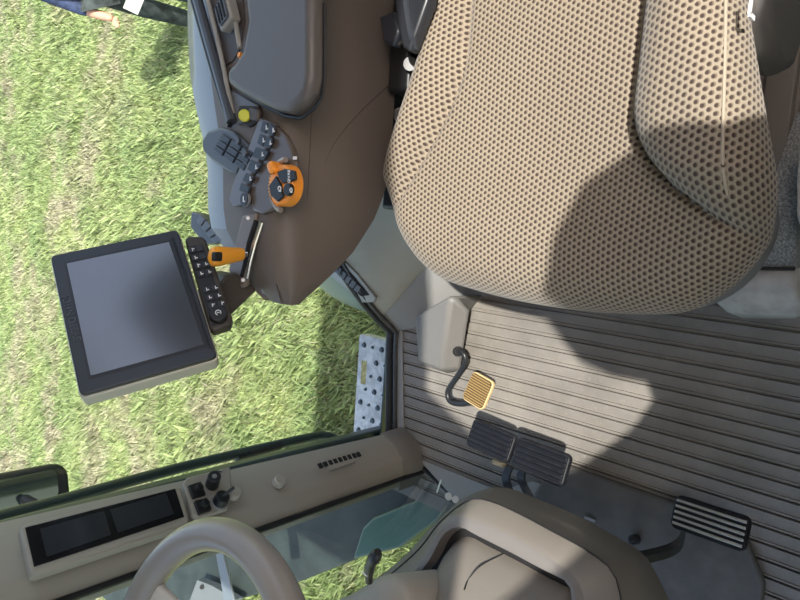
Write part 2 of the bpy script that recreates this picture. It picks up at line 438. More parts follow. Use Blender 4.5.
# welt seams on the bolsters
def seam(name, pts, r, m, parent):
    bm = bmesh.new(); tube(bm, smoothpath(pts, 5), r, 6); return obj(name, bm, m, parent)
SN = np.array(SURF)
def on_seat(x, y):
    k = np.argmin((SN[:, 0] - x) ** 2 + (SN[:, 1] - y) ** 2); return Vector((x, y, SN[k, 2]))
sp_ = [(-.36, -.238), (-.30, -.226), (-.24, -.215), (-.18, -.205), (-.12, -.196), (-.07, -.190), (-.03, -.188)]
seam('welt_seam', [on_seat(x, y) + Vector((0, 0, -.0002)) for x, y in sp_], .0016, mat('welt_cream', (.34, .29, .22), .9), cush)
# plastic base shell below the cushion
bm = bmesh.new()
rows = []
for dz, ins in ((.40, .03), (.385, .004), (.35, .0), (.32, .012), (.30, .03)):
    pts = rrect(2 * .300 - 2 * ins, 2 * .250 - 2 * ins, .11, 12, SXC + .004, SYC - .008)
    rows.append([Vector((x, SYC + (y - SYC) * (1 - 1.15 * max(0, -.05 - x)), dz)) for x, y in pts])
grid(bm, rows, wrap=True); bm.faces.new(bm.verts[-len(rows[0]):])
obj('seat_pan', bm, mat('seat_pan_grey', (.17, .165, .165), .45), seat)
bm = bmesh.new(); box(bm, (-.35, -.49, .275), (.50, .36, .04)); box(bm, (-.36, -.48, .12), (.42, .34, .236)); obj('suspension', bm, BLACK_M, seat, bevel=.01)
# black side rail between cushion and console
bm = bmesh.new(); box(bm, (-.32, -.715, .35), (.58, .10, .05)); box(bm, (-.40, -.675, .40), (.40, .045, .09)); obj('side_rail', bm, BLACK, seat, bevel=.006)
bm = bmesh.new(); p = A(400, 116, 'z', .39); cyl(bm, p, p + Vector((0, .01, .012)), .010); cyl(bm, p, p + Vector((0, .012, .018)), .006); obj('bolt', bm, KEY, seat)
bm = bmesh.new(); p = A(411, 65, 'z', .447); cyl(bm, p, p + Vector((0, .004, .006)), .010); obj('bolt', bm, mat('bolt_grey', (.09, .09, .09), .4), seat)
# left side cover of the seat with white mark
bm = bmesh.new()
pl = [(-.42, .30), (-.42, .47), (-.30, .475), (-.235, .455), (-.20, .42), (-.185, .37), (-.20, .33), (-.25, .30)]
prism(bm, [(x, -.186, z) for x, z in pl], (0, -1, 0), .03)
sc = obj('side_cover', bm, mat('cover_grey', (.105, .10, .095), .5), seat, bevel=.012)
p0 = A(751, 7, 'y', -.1845)
bm = bmesh.new(); box(bm, (p0.x - .004, -.185, p0.z), (.020, .002, .004)); box(bm, (p0.x + .006, -.185, p0.z - .006), (.004, .002, .014)); obj('mark', bm, WHITE, sc)
# seat backrest (stands just behind the frame)
bm = bmesh.new(); rows = []
for k in range(13):
    t = k / 12; x = -.44 - .02 * t - .12 * t; z = .50 + .62 * t; hw = .25 - .03 * t
    ring = []
    for q in range(28):
        aa = 2 * PI * q / 28; cx = math.copysign(abs(math.cos(aa)) ** .6, math.cos(aa)); sy = math.copysign(abs(math.sin(aa)) ** .6, math.sin(aa))
        end = .55 + .45 * math.sin(PI * min(1, max(0, t * .96 + .02))) ** .3
        ring.append(Vector((x + cx * .055 * end, SYC + sy * hw * end, z)))
    rows.append(ring)
V = grid(bm, rows, wrap=True); bm.faces.new(V[0][::-1]); bm.faces.new(V[-1])
uvl = bm.loops.layers.uv.new('UVMap')
for f in bm.faces:
    for lp in f.loops: lp[uvl].uv = (lp.vert.co.z, lp.vert.co.y + lp.vert.co.x)
obj('backrest', bm, FABRIC, seat, angle=70)

# seat belt buckle and strap
bl = thing('seat_belt', 'black seat belt webbing and buckle tucked between the seat and the console', 'seat belt', (-.3, -.66, .38))
bm = bmesh.new(); prism(bm, [A(x, y, 'z', .475) for x, y in ((402, -14), (440, -14), (438, 6), (428, 34), (420, 56), (413, 52), (408, 30))], (0, 0, 1), .022)
obj('buckle_stalk', bm, mat('buckle_black', (.02, .022, .027), .35), bl, bevel=.005)
bm = bmesh.new(); prism(bm, [A(x, y, 'z', .47) for x, y in ((387, 20), (402, 14), (408, 34), (401, 50), (392, 46))], (0, 0, 1), .018); obj('buckle', bm, mat('buckle_grey', (.03, .034, .042), .32), bl, bevel=.005)
bm = bmesh.new(); ribbon(bm, smoothpath([A(405, -10, 'z', .50), A(407, 10, 'z', .50), A(411, 34, 'z', .498), A(415, 50, 'z', .488)], 5), (0, 1, 0), .007, (0, 0, 1), .004); obj('strap', bm, BELT, bl)
bm = bmesh.new(); tube(bm, smoothpath([A(399, 44, 'z', .485), A(404, 41, 'z', .487), A(409, 44, 'z', .485), A(412, 52, 'z', .48)], 5), .0022, 8); obj('hook', bm, CHROME, bl)

# ------------------------------------------------------------------ ARMREST CONSOLE
con = thing('armrest_console', 'brown right hand armrest console with padded lid and orange controls', 'console', (-.1, -.83, .3))
YO = [(-.62, -1.03), (-.30, -1.012), (-.22, -.998), (-.15, -.965), (-.10, -.938), (-.06, -.925), (-.02, -.925), (.02, -.905), (.05, -.87), (.075, -.835), (.095, -.805), (.11, -.785), (.118, -.77)]
def lerp_t(T, x):
    for (a, b), (c, d) in zip(T, T[1:]):
        if x <= c: return b + (d - b) * max(0, (x - a)) / (c - a)
    return T[-1][1]
YI = [(-.62, -.70), (.02, -.70), (.07, -.701), (.10, -.705), (.118, -.712)]
ZB = [(-.62, .42), (-.08, .42), (-.02, .44), (.04, .485), (.08, .53), (.105, .56), (.118, .572)]
ZT = [(-.62, .622), (.02, .622), (.08, .612), (.105, .604), (.118, .598)]
def csec(x):
    yo, yi, zb, zt = lerp_t(YO, x), lerp_t(YI, x), lerp_t(ZB, x), lerp_t(ZT, x); h = zt - zb
    w = yi - yo
    return [Vector((x, yi - .004, zb)), Vector((x, yi + .0, zb + .15 * h)), Vector((x, yi + .002, zt - .30 * h)), Vector((x, yi, zt - .20 * h)), Vector((x, yi - .006, zt - .10 * h)),
            Vector((x, yi - .020, zt - .03 * h)), Vector((x, yi - .045 * w / .25, zt)), Vector((x, yi - .45 * w, zt)), Vector((x, yo + .30 * w, zt - .004))], \
           [Vector((x, yo + .30 * w, zt - .004)), Vector((x, yo + .15 * w, zt - .006)), Vector((x, yo + .04 * w, zt - .012 * h / .2)), Vector((x, yo + .005 * w, zt - .03 * h / .2)), Vector((x, yo, zt - .4 * h)), Vector((x, yo + .01, zb + .1 * h)), Vector((x, yo + .02, zb))]
xs = list(np.linspace(-.62, .02, 22)) + [.04, .06, .075, .09, .1, .108, .114, .118]
inn = [csec(x)[0] for x in xs]; out = [csec(x)[1] for x in xs]
bm = bmesh.new(); V = grid(bm, inn)
W = grid(bm, [[o[-1], i[0]] for i, o in zip(inn, out)])
# closing nose
nose = [p for p in inn[-1]] + out[-1][1:]
bm.faces.new([bm.verts.new(p) for p in nose])
obj('body', bm, BROWN, con, recalc=True, angle=75)
k0 = next(i for i, x in enumerate(xs) if x > .0)
bm = bmesh.new(); grid(bm, out[:k0 + 1]); obj('outer_shell', bm, SHELL, con, angle=50)
bm = bmesh.new(); grid(bm, out[k0:]); obj('front_shell', bm, mat('grey_brown_plastic', (.15, .135, .125), .38, coat=.3), con, angle=50)

# seam and a painted shadow edge on the inner side
def seam_shade_line(pts, r=.0012, m=BROWN_D, parent=con, name='seam'):
    bm = bmesh.new(); tube(bm, smoothpath(pts, 4), r, 6); obj(name, bm, m, parent)
YS = -.699
seam_shade_line([Vector((x, lerp_t(YI, x) - .0005, lerp_t(ZT, x) - .042)) for x in np.linspace(-.6, .1, 12)])
seam_shade_line([A(388, 86, 'y', -.700), A(360, 112, 'y', -.6995), A(335, 142, 'y', -.699), A(324, 165, 'y', -.699)], .0010)  # dark line put along the edge of a cast shadow, not a joint

def ontop(px, py, z=.624): return A(px, py, 'z', z)
# padded lid
zp = .628
lid_px = [(246, -4), (249, 22), (244, 50), (236, 63), (229, 68), (228, 84), (240, 93), (256, 102), (275, 111), (290, 113), (302, 104), (310, 92), (313, 75), (313, 40), (313, -4)]
pts = [A(x, y, 'z', zp + .018) for x, y in lid_px]; pts = [pts[0] + Vector((-.32, -.02, 0))] + pts + [pts[-1] + Vector((-.32, -.0, 0))]
bm = bmesh.new(); prism(bm, [p - Vector((0, 0, .022)) for p in pts], (0, 0, 1), .026)
lid = obj('armrest_pad', bm, PAD, con, bevel=.013, seg=5)
bm = bmesh.new(); tube(bm, [p + Vector((0, 0, -.018)) + Vector((.003, 0, 0)) for p in pts[1:-1]], .0024, 8); obj('pad_gap', bm, BLACK, con)
# storage tray beside the pad
tr = [(207, -4), (221, 50), (231, 108), (236, 92), (226, 84), (228, 66), (236, 62), (243, 50), (248, 22), (246, -4)]
bm = bmesh.new(); prism(bm, [ontop(x, y, .618) for x, y in tr], (0, 0, 1), .006); tray = obj('tray', bm, BROWN_D, con)  # recess laid as a flat plate, its shade put into the dark brown
bm = bmesh.new(); tube(bm, [ontop(x, y, .63) for x, y in [(206, -6), (214, 25), (221, 55), (227, 85), (233, 114)]], .0035, 8); obj('tray_edge', bm, TAUPE, con)
bm = bmesh.new(); tube(bm, [ontop(x, y, .632) for x, y in [(196, -6), (206, 30), (216, 65), (226, 100), (232, 122)]], .008, 10); obj('tray_seal', bm, CHAR, con)
bm = bmesh.new(); tube(bm, [ontop(x, y, .634) for x, y in [(191, -6), (201, 30), (211, 65), (221, 98), (230, 126)]], .004, 8); obj('mesh_piping', bm, BLACK, con)
# socket block in the tray
Ms = fcam(frame(ontop(228, 14, .634), ontop(231, 24, .634) - ontop(226, 4, .634), (0, -1, 0)))
bm = bmesh.new(); plate(bm, Ms, .042, .034, .005, -.008, .008); sk = obj('socket_block', bm, TAUPE, con, bevel=.003)
bm = bmesh.new(); plate(bm, Ms, .032, .024, .004, -.011, .0115) ; obj('socket_face', bm, KEY_G, sk)
for dy in (-.007, 0, .007):
    bm = bmesh.new(); box(bm, (0, dy, .012), (.028, .0028, .002), Ms); obj('slot', bm, BLACK_M, sk)
bm = bmesh.new(); tube(bm, [ontop(x, y, .632) for x, y in [(232, 0), (236, 25), (240, 48)]], .0035, 8); obj('tray_rail', bm, TAUPE, con)
bm = bmesh.new(); p = ontop(240.5, 55, .632); cyl(bm, p - Vector((0, 0, .006)), p + Vector((0, 0, .003)), .0035); cyl(bm, p + Vector((.004, 0, 0)), p + Vector((.010, .003, 0)), .002); obj('orange_clip', bm, ORANGE, con)
# panel between tray and keypad (light slate), hollow with yellow knob
bm = bmesh.new(); prism(bm, [ontop(x, y, .620) for x, y in [(229, 88), (262, 106), (258, 118), (242, 125), (234, 122)]], (0, 0, 1), .006); obj('front_panel', bm, mat('slate_light', (.16, .16, .165), .4, coat=.2), con, bevel=.002)
bm = bmesh.new(); prism(bm, [ontop(x, y, .622) for x, y in [(243, 106), (262, 107), (261, 122), (252, 128), (240, 117)]], (0, 0, 1), .006); obj('hollow', bm, mat('hollow_brown', (.03, .022, .018), .6), con, bevel=.002)
bm = bmesh.new(); cyl(bm, ontop(245, 116, .622), ontop(244.5, 115.5, .638), .0085); obj('yellow_knob', bm, YELLOW, con, bevel=.003)
bm = bmesh.new(); prism(bm, [ontop(x, y, .628) for x, y in [(253, 108), (263, 110), (262, 122), (254, 121)]], (0, 0, 1), .008); obj('hinge_tab', bm, BROWN_D, con, bevel=.003)

# keypad on the outer shoulder
kp0 = ontop(233, 152, .632)
ku = (ontop(252, 168, .632) - ontop(218, 132, .632))     # along the pad
quad = [(212, 142), (218, 133), (232, 129), (244, 133), (260, 148), (247, 176), (240, 174), (222, 162), (213, 153)]
bm = bmesh.new(); prism(bm, [ontop(x, y, .612) for x, y in quad], (0, 0, 1), .018); kp = obj('keypad', bm, CHAR, con, bevel=.004)
def key(pp, z0, h, m, parent, name='key', bev=.0015):
    c = sum([Vector(p) for p in pp], Vector()) / len(pp)
    bm = bmesh.new(); prism(bm, pp, (0, 0, 1), h); return obj(name, bm, m, parent, bevel=bev)
def keyrow(corners, nu, nv, z, h, m, parent, gap=.12, name='key'):
    a, b, c, d = [ontop(x, y, z) for x, y in corners]
    for i in range(nu):
        for j in range(nv):
            u0, u1 = (i + gap / 2) / nu, (i + 1 - gap / 2) / nu; v0, v1 = (j + gap / 2) / nv, (j + 1 - gap / 2) / nv
            f = lambda u, v: a.lerp(b, u).lerp(d.lerp(c, u), v)
            key([f(u0, v0), f(u1, v0), f(u1, v1), f(u0, v1)], z, h, m, parent, name)
keyrow([(223, 133), (256, 153), (246, 172), (214, 150)], 3, 3, .6295, .004, KEY, kp)
keyrow([(213, 142), (222, 131), (219, 129), (210, 140)], 3, 1, .624, .004, KEY, kp)
for px, py in ((238, 141), (245, 153)):
    bm = bmesh.new(); p = ontop(px, py, .636); cyl(bm, p - Vector((0, 0, .003)), p + Vector((0, 0, .002)), .005); obj('key', bm, CHAR, kp, bevel=.001)

# curved switch strip
strip = [(266, 119), (279, 124), (277, 140), (271, 155), (262, 168), (255, 182), (253, 205), (240, 207), (236, 200), (240, 185), (247, 168), (255, 150), (262, 132)]
bm = bmesh.new(); prism(bm, [ontop(x, y, .620) for x, y in strip], (0, 0, 1), .012); ss = obj('switch_strip', bm, mat('strip_slate', (.14, .14, .15), .35, coat=.3), con, bevel=.002)
def skey(pxs, icon=True):
    k = key([ontop(x, y, .630) for x, y in pxs], .63, .004, KEY, ss, 'key', .0012)
    if icon:
        cx = sum(p[0] for p in pxs) / len(pxs); cy = sum(p[1] for p in pxs) / len(pxs)
        q = ontop(cx, cy, .6345); bm = bmesh.new()
        box(bm, (q.x, q.y, q.z), (.006, .0018, .0006)); box(bm, (q.x + .0015, q.y + .002, q.z), (.0016, .004, .0006)); obj('icon', bm, WHITE, k, smooth=False)
skey([(265, 121), (270, 123), (268, 134), (262, 132)]); skey([(271, 123), (277, 127), (275, 137), (269, 134)])
skey([(262, 134), (267, 136), (265, 147), (259, 144)]); skey([(268, 136), (275, 139), (272, 149), (266, 147)])
skey([(258, 147), (271, 152), (266, 161), (254, 157)]); skey([(253, 160), (264, 164), (257, 174), (249, 170)])
skey([(248, 173), (256, 177), (252, 184), (244, 181)]); skey([(243, 183), (252, 187), (250, 194), (241, 191)], False)
p = ontop(247, 199.5, .630)
bm = bmesh.new(); cyl(bm, p, p + Vector((0, 0, .004)), .0105); rb = obj('round_button', bm, GREY, ss, bevel=.001)
bm = bmesh.new(); cyl(bm, p + Vector((0, 0, .0035)), p + Vector((0, 0, .0055)), .0092); obj('cap', bm, KEY, rb)
q = p + Vector((0, 0, .006)); bm = bmesh.new(); box(bm, q, (.008, .0018, .0006)); box(bm, q + Vector((.003, .002, 0)), (.0018, .005, .0006)); obj('icon', bm, WHITE, rb, smooth=False)

# glossy dial surround and the orange speed dial
sur = [(279, 125), (290, 135), (298, 150), (302, 168), (302, 192), (296, 203), (284, 208), (268, 215), (258, 212), (254, 196), (257, 180), (264, 167), (272, 155), (277, 140)]
bm = bmesh.new(); prism(bm, [ontop(x, y, .619) for x, y in sur], (0, 0, 1), .009); obj('dial_surround', bm, BROWN_G, con, bevel=.004)
dc = ontop(282, 185, .640)
bm = bmesh.new(); tube(bm, [dc + Vector((math.cos(t), math.sin(t), 0)) * .033 + Vector((0, 0, -.006)) for t in np.linspace(math.radians(185), math.radians(345), 18)], .004, 8); obj('dial_rim', bm, mat('bright_brown', (.28, .24, .21), .25, coat=.5), con)
bm = bmesh.new(); cyl(bm, dc + Vector((0, 0, -.015)), dc + Vector((0, 0, .003)), .0275, .0255, 40)
dial = obj('dial', bm, ORANGE, con, bevel=.003)
for i in range(13):
    t = math.radians(235 + i * 9); w = Vector((math.cos(t), math.sin(t), 0)); Mf = frame(dc + w * .0262 + Vector((0, 0, -.006)), w, (0, 0, 1))
    bm = bmesh.new(); box(bm, (0, 0, 0), (.004, .016, .0022), Mf); obj('rib', bm, ORANGE, dial, bevel=.0008)
tt = (ontop(272, 165, .645) - dc); tt.z = 0; tt.normalize()
bm = bmesh.new(); Mf = frame(dc + tt * .026 + Vector((0, 0, .001)), tt, (0, 0, 1)); box(bm, (0, 0, 0), (.016, .020, .012), Mf); obj('thumb_tab', bm, ORANGE, dial, bevel=.004)
def pod(cx, cy, pxs):
    bm = bmesh.new(); prism(bm, [A(x, y, 'z', .6425) for x, y in pxs], (0, 0, 1), .004); k = obj('button', bm, BLACK, dial, bevel=.0015)
    return k
def iconset(px, py, parent, z=.6475, s=1.0):
    q = A(px, py, 'z', z); bm = bmesh.new()
    tube(bm, [q + Vector((math.cos(t), math.sin(t), 0)) * .0028 * s for t in np.linspace(.6, 5.4, 10)], .0007, 6); box(bm, q + Vector((.003 * s, .001, 0)), (.002, .005 * s, .0006)); obj('icon', bm, WHITE, parent)
k1 = pod(0, 0, [(279, 172), (287, 169), (297, 171), (298, 180), (292, 182), (285, 184), (281, 179)]); text('lettering', 'SRVO', .0065, frame(A(289, 176.5, 'z', .6472), A(290, 182, 'z', .6472) - A(290, 170, 'z', .6472), (0, -1, 0)), WHITE, k1)
k2 = pod(0, 0, [(278, 176), (283, 185), (284, 192), (286, 197), (280, 202), (273, 196), (271, 186)]); iconset(279.5, 188.5, k2)
c = A(291, 190, 'z', .643); bm = bmesh.new(); cyl(bm, c, c + Vector((0, 0, .0065)), .0078); k3 = obj('button', bm, BLACK, dial, bevel=.001); iconset(291, 190, k3, .650, .8)
# side pocket plate under the dial
bm = bmesh.new(); box(bm, ontop(295, 158, .629), (.004, .008, .0008)); obj('icon', bm, WHITE, con)

# throttle slot and orange lever
s0, s1 = ontop(262, 218, .628), ontop(240, 283, .618)
bm = bmesh.new(); prism(bm, [ontop(x, y, .617) for x, y in [(248, 216), (262, 213), (258, 240), (250, 286), (241, 290), (234, 270)]], (0, 0, 1), .010); obj('slot_plate', bm, mat('slot_brown', (.17, .135, .11), .35, coat=.2), con, bevel=.003)
bm = bmesh.new(); tube(bm, [A(256, 221, 'z', .629), A(249, 243, 'z', .629), A(245, 265, 'z', .628), A(242, 276, 'z', .627)], .0035, 8); obj('slot', bm, BLACK_M, con)
bm = bmesh.new(); tube(bm, [A(262, 222, 'z', .630), A(255, 243, 'z', .630), A(250, 262, 'z', .629), A(247, 278, 'z', .628)], .0028, 8); obj('slot_trim', bm, CHROME, con)
for q in ((248, 218), (243, 280)):
    bm = bmesh.new(); cyl(bm, A(*q, 'z', .6275), A(*q, 'z', .6295), .0028, n=10); obj('icon', bm, WHITE, con)
lv = thing('throttle_lever', 'orange hand throttle lever with a black thumb button at the front of the console', 'lever', A(246, 254, 'z', .632))
base = A(246, 254, 'z', .640); tip = A(211, 257, 'y', base.y + .012)
d = (tip - base)
bm = bmesh.new(); rows = []; side = Vector((1, 0, 0)); back = d.normalized().cross(side)
for t, a, b in ((0, .0085, .0065), (.08, .0095, .0075), (.3, .0105, .0085), (.6, .0125, .0095), (.8, .0135, .010), (.92, .0125, .0095), (1.0, .007, .005)):
    rows.append([base + d * (.12 + .9 * t) + side * a * math.cos(q) + back * b * math.sin(q) for q in np.linspace(0, 2 * PI, 20, endpoint=False)])
V = grid(bm, rows, wrap=True); bm.faces.new(V[0][::-1]); bm.faces.new(V[-1]); obj('grip', bm, ORANGE_D, lv, angle=60)
bm = bmesh.new(); cyl(bm, base - Vector((0, 0, .0)), base + d * .16, .004); obj('stem', bm, CHROME, lv)
tc_ = base + d * .84; tocam = (CAM - tc_).normalized()
Mb = fcam(frame(tc_ + tocam * .0095, side, d)); bm = bmesh.new(); plate(bm, Mb, .012, .013, .0025, -.003, .0035); obj('thumb_button', bm, BLACK, lv, bevel=.001)

# function paddles on the outer front shoulder
bm = bmesh.new(); prism(bm, [ontop(x, y, .590) for x, y in [(201, 212), (212, 215), (229, 236), (231, 244), (214, 245), (200, 228)]], (0, 0, 1), .018); fp = obj('paddle_row', bm, CHAR, con, bevel=.003)
keyrow([(203, 213), (228, 240), (217, 245), (199, 222)], 4, 1, .6065, .006, KEY_G, fp, .16, 'paddle')

# ------------------------------------------------------------------ MONITOR
ma, mb, mr, mw, mh = .717, .478, .040, .198, .158
h = Vector((math.cos(ma), math.sin(ma), 0)); n0 = Vector((-math.sin(ma), math.cos(ma), 0)); up_ = math.cos(mb) * Vector((0, 0, 1)) - math.sin(mb) * n0
hh = h * math.cos(mr) + up_ * math.sin(mr); uu = up_ * math.cos(mr) - h * math.sin(mr)
MC = Vector((.12, -.78, .784)); nn = hh.cross(uu)
if nn.dot(CAM - MC) < 0: nn = -nn
MM = Matrix(((hh.x, uu.x, nn.x, MC.x), (hh.y, uu.y, nn.y, MC.y), (hh.z, uu.z, nn.z, MC.z), (0, 0, 0, 1)))
def onm(px, py, off=0): return AP(px, py, MC + nn * off, nn)
mon = thing('touchscreen_monitor', 'square black framed touchscreen monitor with beige back above the console', 'monitor', MC - uu * .09 - nn * .02)
bm = bmesh.new(); plate(bm, MM, mw + .004, mh + .004, .008, -.034, -.007); obj('housing', bm, BEIGE, mon, bevel=.003)
bm = bmesh.new(); plate(bm, MM, mw, mh, .006, -.008, .0); bz = obj('bezel', bm, mat('bezel_black', (.022, .026, .034), .4), mon, bevel=.0015)
sq = [onm(*p) for p in ((67, 264), (169, 242.5), (204, 345), (91, 376))]
cc = sum(sq, Vector()) / 4; bm = bmesh.new()
prism(bm, [cc + (p - cc) * 1.045 - nn * .0003 for p in sq], nn, .0008); obj('screen_rim', bm, BLACK, mon)
bm = bmesh.new(); prism(bm, sq, nn, .0012); obj('screen', bm, SCREEN, mon, smooth=False)
for k in (1.075, 1.11):
    bm = bmesh.new(); pr = [cc + (p - cc) * k + nn * .0002 for p in sq]; tube(bm, [pr[1], pr[2]], .0007, 6); obj('bezel_groove', bm, BLACK, bz)
tm = onm(71, 318, .0006)
text('lettering', 'JOHN DEERE', .0115, frame(tm, onm(79, 345) - onm(64, 290), nn.cross(onm(79, 345) - onm(64, 290))), mat('emboss', (.06, .066, .078), .35), bz)

# keypad below the monitor
kb = thing('control_keypad', 'black keypad with white symbols and a rotary knob beneath the square monitor', 'keypad', onm(212, 290, -.004))
def onk(px, py, off=0): return AP(px, py, MC + nn * (-.012 + off), nn)
quadk = [(186, 246), (189, 243), (203, 243), (207, 247), (233, 325), (231, 331), (214, 337), (210, 333)]
bm = bmesh.new(); prism(bm, [onk(*p, -.018) for p in quadk], nn, .018); body = obj('housing', bm, mat('keypad_brown', (.05, .043, .036), .45), kb, bevel=.004)
bm = bmesh.new(); prism(bm, [onk(x, y, .0003) for x, y in [(188, 247), (203, 245), (227, 320), (212, 326)]], nn, .001); obj('key_plate', bm, BLACK, kb)
def kkey(c, r):
    pass
A0, A1, B0, B1 = (189, 248), (203, 246), (219, 313), (226, 308)
for col_, (xa, ya, xb, yb) in enumerate(((192.5, 250.5, 212.5, 306), (199.5, 249, 222, 304))):
    for k in range(8):
        t = (k + .0) / 7.0
        if k == 4: continue
        x = xa + (xb - xa) * t; y = ya + (yb - ya) * t
        if col_ == 1 and k == 7: pass
        Mk = fcam(frame(onk(x, y, .0015), onk(x + 8, y - 1.5) - onk(x, y), onk(x + 3.3, y + 9) - onk(x, y)))
        bm = bmesh.new(); plate(bm, Mk, .0088, .0080, .0015, -.0005, .0022); kk = obj('key', bm, KEY, kb, bevel=.0006)
        if not (col_ == 1 and k in (0, 1)):
            bm = bmesh.new(); box(bm, (0, 0, .0025), (.0012, .0045, .0006), Mk); box(bm, (.0015, random.choice((-.001, .001)), .0025), (.003, .0012, .0006), Mk); obj('icon', bm, WHITE, kk, smooth=False)
kc = onk(218.5, 315.5, .001)
bm = bmesh.new(); cyl(bm, kc - nn * .004, kc + nn * .008, .0125, .0115, 32); kn = obj('rotary_knob', bm, BLACK, kb, bevel=.0015)
bm = bmesh.new(); tube(bm, [kc + nn * .0085 + (hh * math.cos(t) + uu * math.sin(t)) * .0035 for t in np.linspace(.5, 5.6, 12)], .0007, 6); box(bm, (0, 0, 0), (.001, .004, .0006), frame(kc + nn * .0085, hh, uu)); obj('icon', bm, WHITE, kn)
# bracket from console to monitor
br = thing('monitor_bracket', 'brown bracket arm joining the console nose to the keypad and monitor', 'bracket', (.10, -.78, .6))
bm = bmesh.new()
prism(bm, [A(x, y, 'y', -.785) for x, y in ((212, 298), (226, 275), (238, 274), (258, 290), (232, 315), (222, 318))], (0, -1, 0), .05)
obj('arm', bm, mat('bracket_brown', (.075, .06, .048), .5), br, bevel=.004)

# ------------------------------------------------------------------ CORNER POST with trim
PB = dict(o0=Vector((.5, -1.022, .0)), i0=Vector((.570, -.945, .0)), o1=Vector((.497, -1.07, .9)), i1=Vector((.575, -.945, .9)))
def post_pt(s, z, off=0):    # s 0 outer (window side) .. 1 inner (windscreen side)
    t = z / .9; o = PB['o0'].lerp(PB['o1'], t); i = PB['i0'].lerp(PB['i1'], t)
    e = (i - o); n = Vector((-e.y, e.x, 0)).normalized(); 
    if n.x > 0: n = -n
    bulge = .016 * (1 - (2 * s - 1) ** 2) if s < .5 else (.016 - .006 * (s - .5) if s < .74 else .0146 - .075 * (s - .74))
    return o + e * s + n * (bulge + off)
pn = (post_pt(.5, .5, 1) - post_pt(.5, .5, 0)).normalized()
def post_s(px, py, off=0):
    p0 = post_pt(.5, .4, off); return AP(px, py, p0, pn)
bm = bmesh.new(); rows = []
for z in list(np.linspace(.012, 1.62, 34)):
    zz = min(z, 1.62); row = [post_pt(s, zz) for s in (0, .06, .15, .3, .5, .70, .74, .78, .9, 1)]
    back = [post_pt(1, zz) + Vector((.035, -.012, 0)), post_pt(.6, zz) + Vector((.06, -.06, 0)), post_pt(0, zz) + Vector((.045, -.025, 0))]
    rows.append(row + back)
# bottom end curls rearward onto the floor (rounded foot)
V = grid(bm, rows, wrap=True); bm.faces.new(V[0][::-1]); bm.faces.new(V[-1])
pm = struct('trim_10', bm, TAUPE, angle=50)
# foot cap, darker
bm = bmesh.new(); rows = []
for z, e in ((.004, .012), (.03, .010), (.06, .004), (.065, .0)):
    row = [post_pt(s, z, e) for s in np.linspace(-.05, 1.04, 9)] + [post_pt(1.04, z) + Vector((.04, -.012, 0)), post_pt(-.05, z) + Vector((.045, -.025, 0))]
    rows.append(row)
V = grid(bm, rows, wrap=True); bm.faces.new(V[0][::-1]); bm.faces.new(V[-1]); struct('trim_11', bm, TAUPE_D, angle=50)
# black seal between the post and the windscreen
bm = bmesh.new(); tube(bm, [post_pt(1, z) + Vector((.008, .004, 0)) for z in np.linspace(0, 1.6, 12)], .006, 8); struct('trim_12', bm, BLACK)
# vent slots in the post
pv = thing('post_vent', 'short row of dark slots in the beige corner post', 'air vent', post_s(340, 459, .012))
bm = bmesh.new(); Mv = fcam(frame(post_s(340, 460, .0245), post_s(362, 453.5) - post_s(318, 466.5), post_s(342, 466) - post_s(338, 455)))
plate(bm, Mv, .078, .028, .005, -.006, .0012); obj('surround', bm, TAUPE, pv, bevel=.001)
plen = (post_s(360, 454) - post_s(318, 466)).length
for i in range(9):
    t = (i + .5) / 9 - .5
    bm = bmesh.new(); plate(bm, Mv, plen / 9 * .72, .0115, .001, -.001, .0018, cx=t * plen); obj('slot', bm, BLACK_M, pv, smooth=False)
# round plugs
for i, (px, py) in enumerate(((279, 482), (234, 494))):
    c = post_s(px, py, .010); c = c + pn * .004; bm = bmesh.new(); cyl(bm, c - pn * .010, c + pn * .006, .0125, .0115, 28)
    o = obj('round_plug', bm, mat('plug_taupe', (.38, .35, .30), .4), None, bevel=.002)
    o['label'] = ('round beige plug in the corner post, the one nearer the slotted vent', 'round beige plug in the corner post, the one beside the black sockets')[i]; o['category'] = 'plug'; o['group'] = 'plugs in the corner post'

# corner post display
disp = thing('corner_post_display', 'long beige framed display with two dark screens on the corner post', 'display', post_s(105, 527, .01))
dq = [(20, 529), (23, 524), (174, 486), (181, 487), (190, 520), (187, 525), (38, 574), (31, 574)]
D = [post_s(x, y, .026) for x, y in dq]
bm = bmesh.new(); prism(bm, [p - pn * .022 for p in D], pn, .022); obj('housing', bm, TAUPE, disp, bevel=.004)
gq = [(25, 528), (175, 489), (184, 517), (34, 567)]
bm = bmesh.new(); prism(bm, [post_s(x, y, .0262) for x, y in gq], pn, .001); obj('glass_face', bm, mat('face_black', (.006, .006, .007), .15), disp)
for q in ([(40, 529), (104, 511), (111, 535), (47, 557)], [(110, 510), (166, 493), (174, 514), (118, 533)]):
    bm = bmesh.new(); prism(bm, [post_s(x, y, .0273) for x, y in q], pn, .0006); obj('screen', bm, mat('lit_off_screen', (.028, .03, .034), .12), disp, smooth=False)

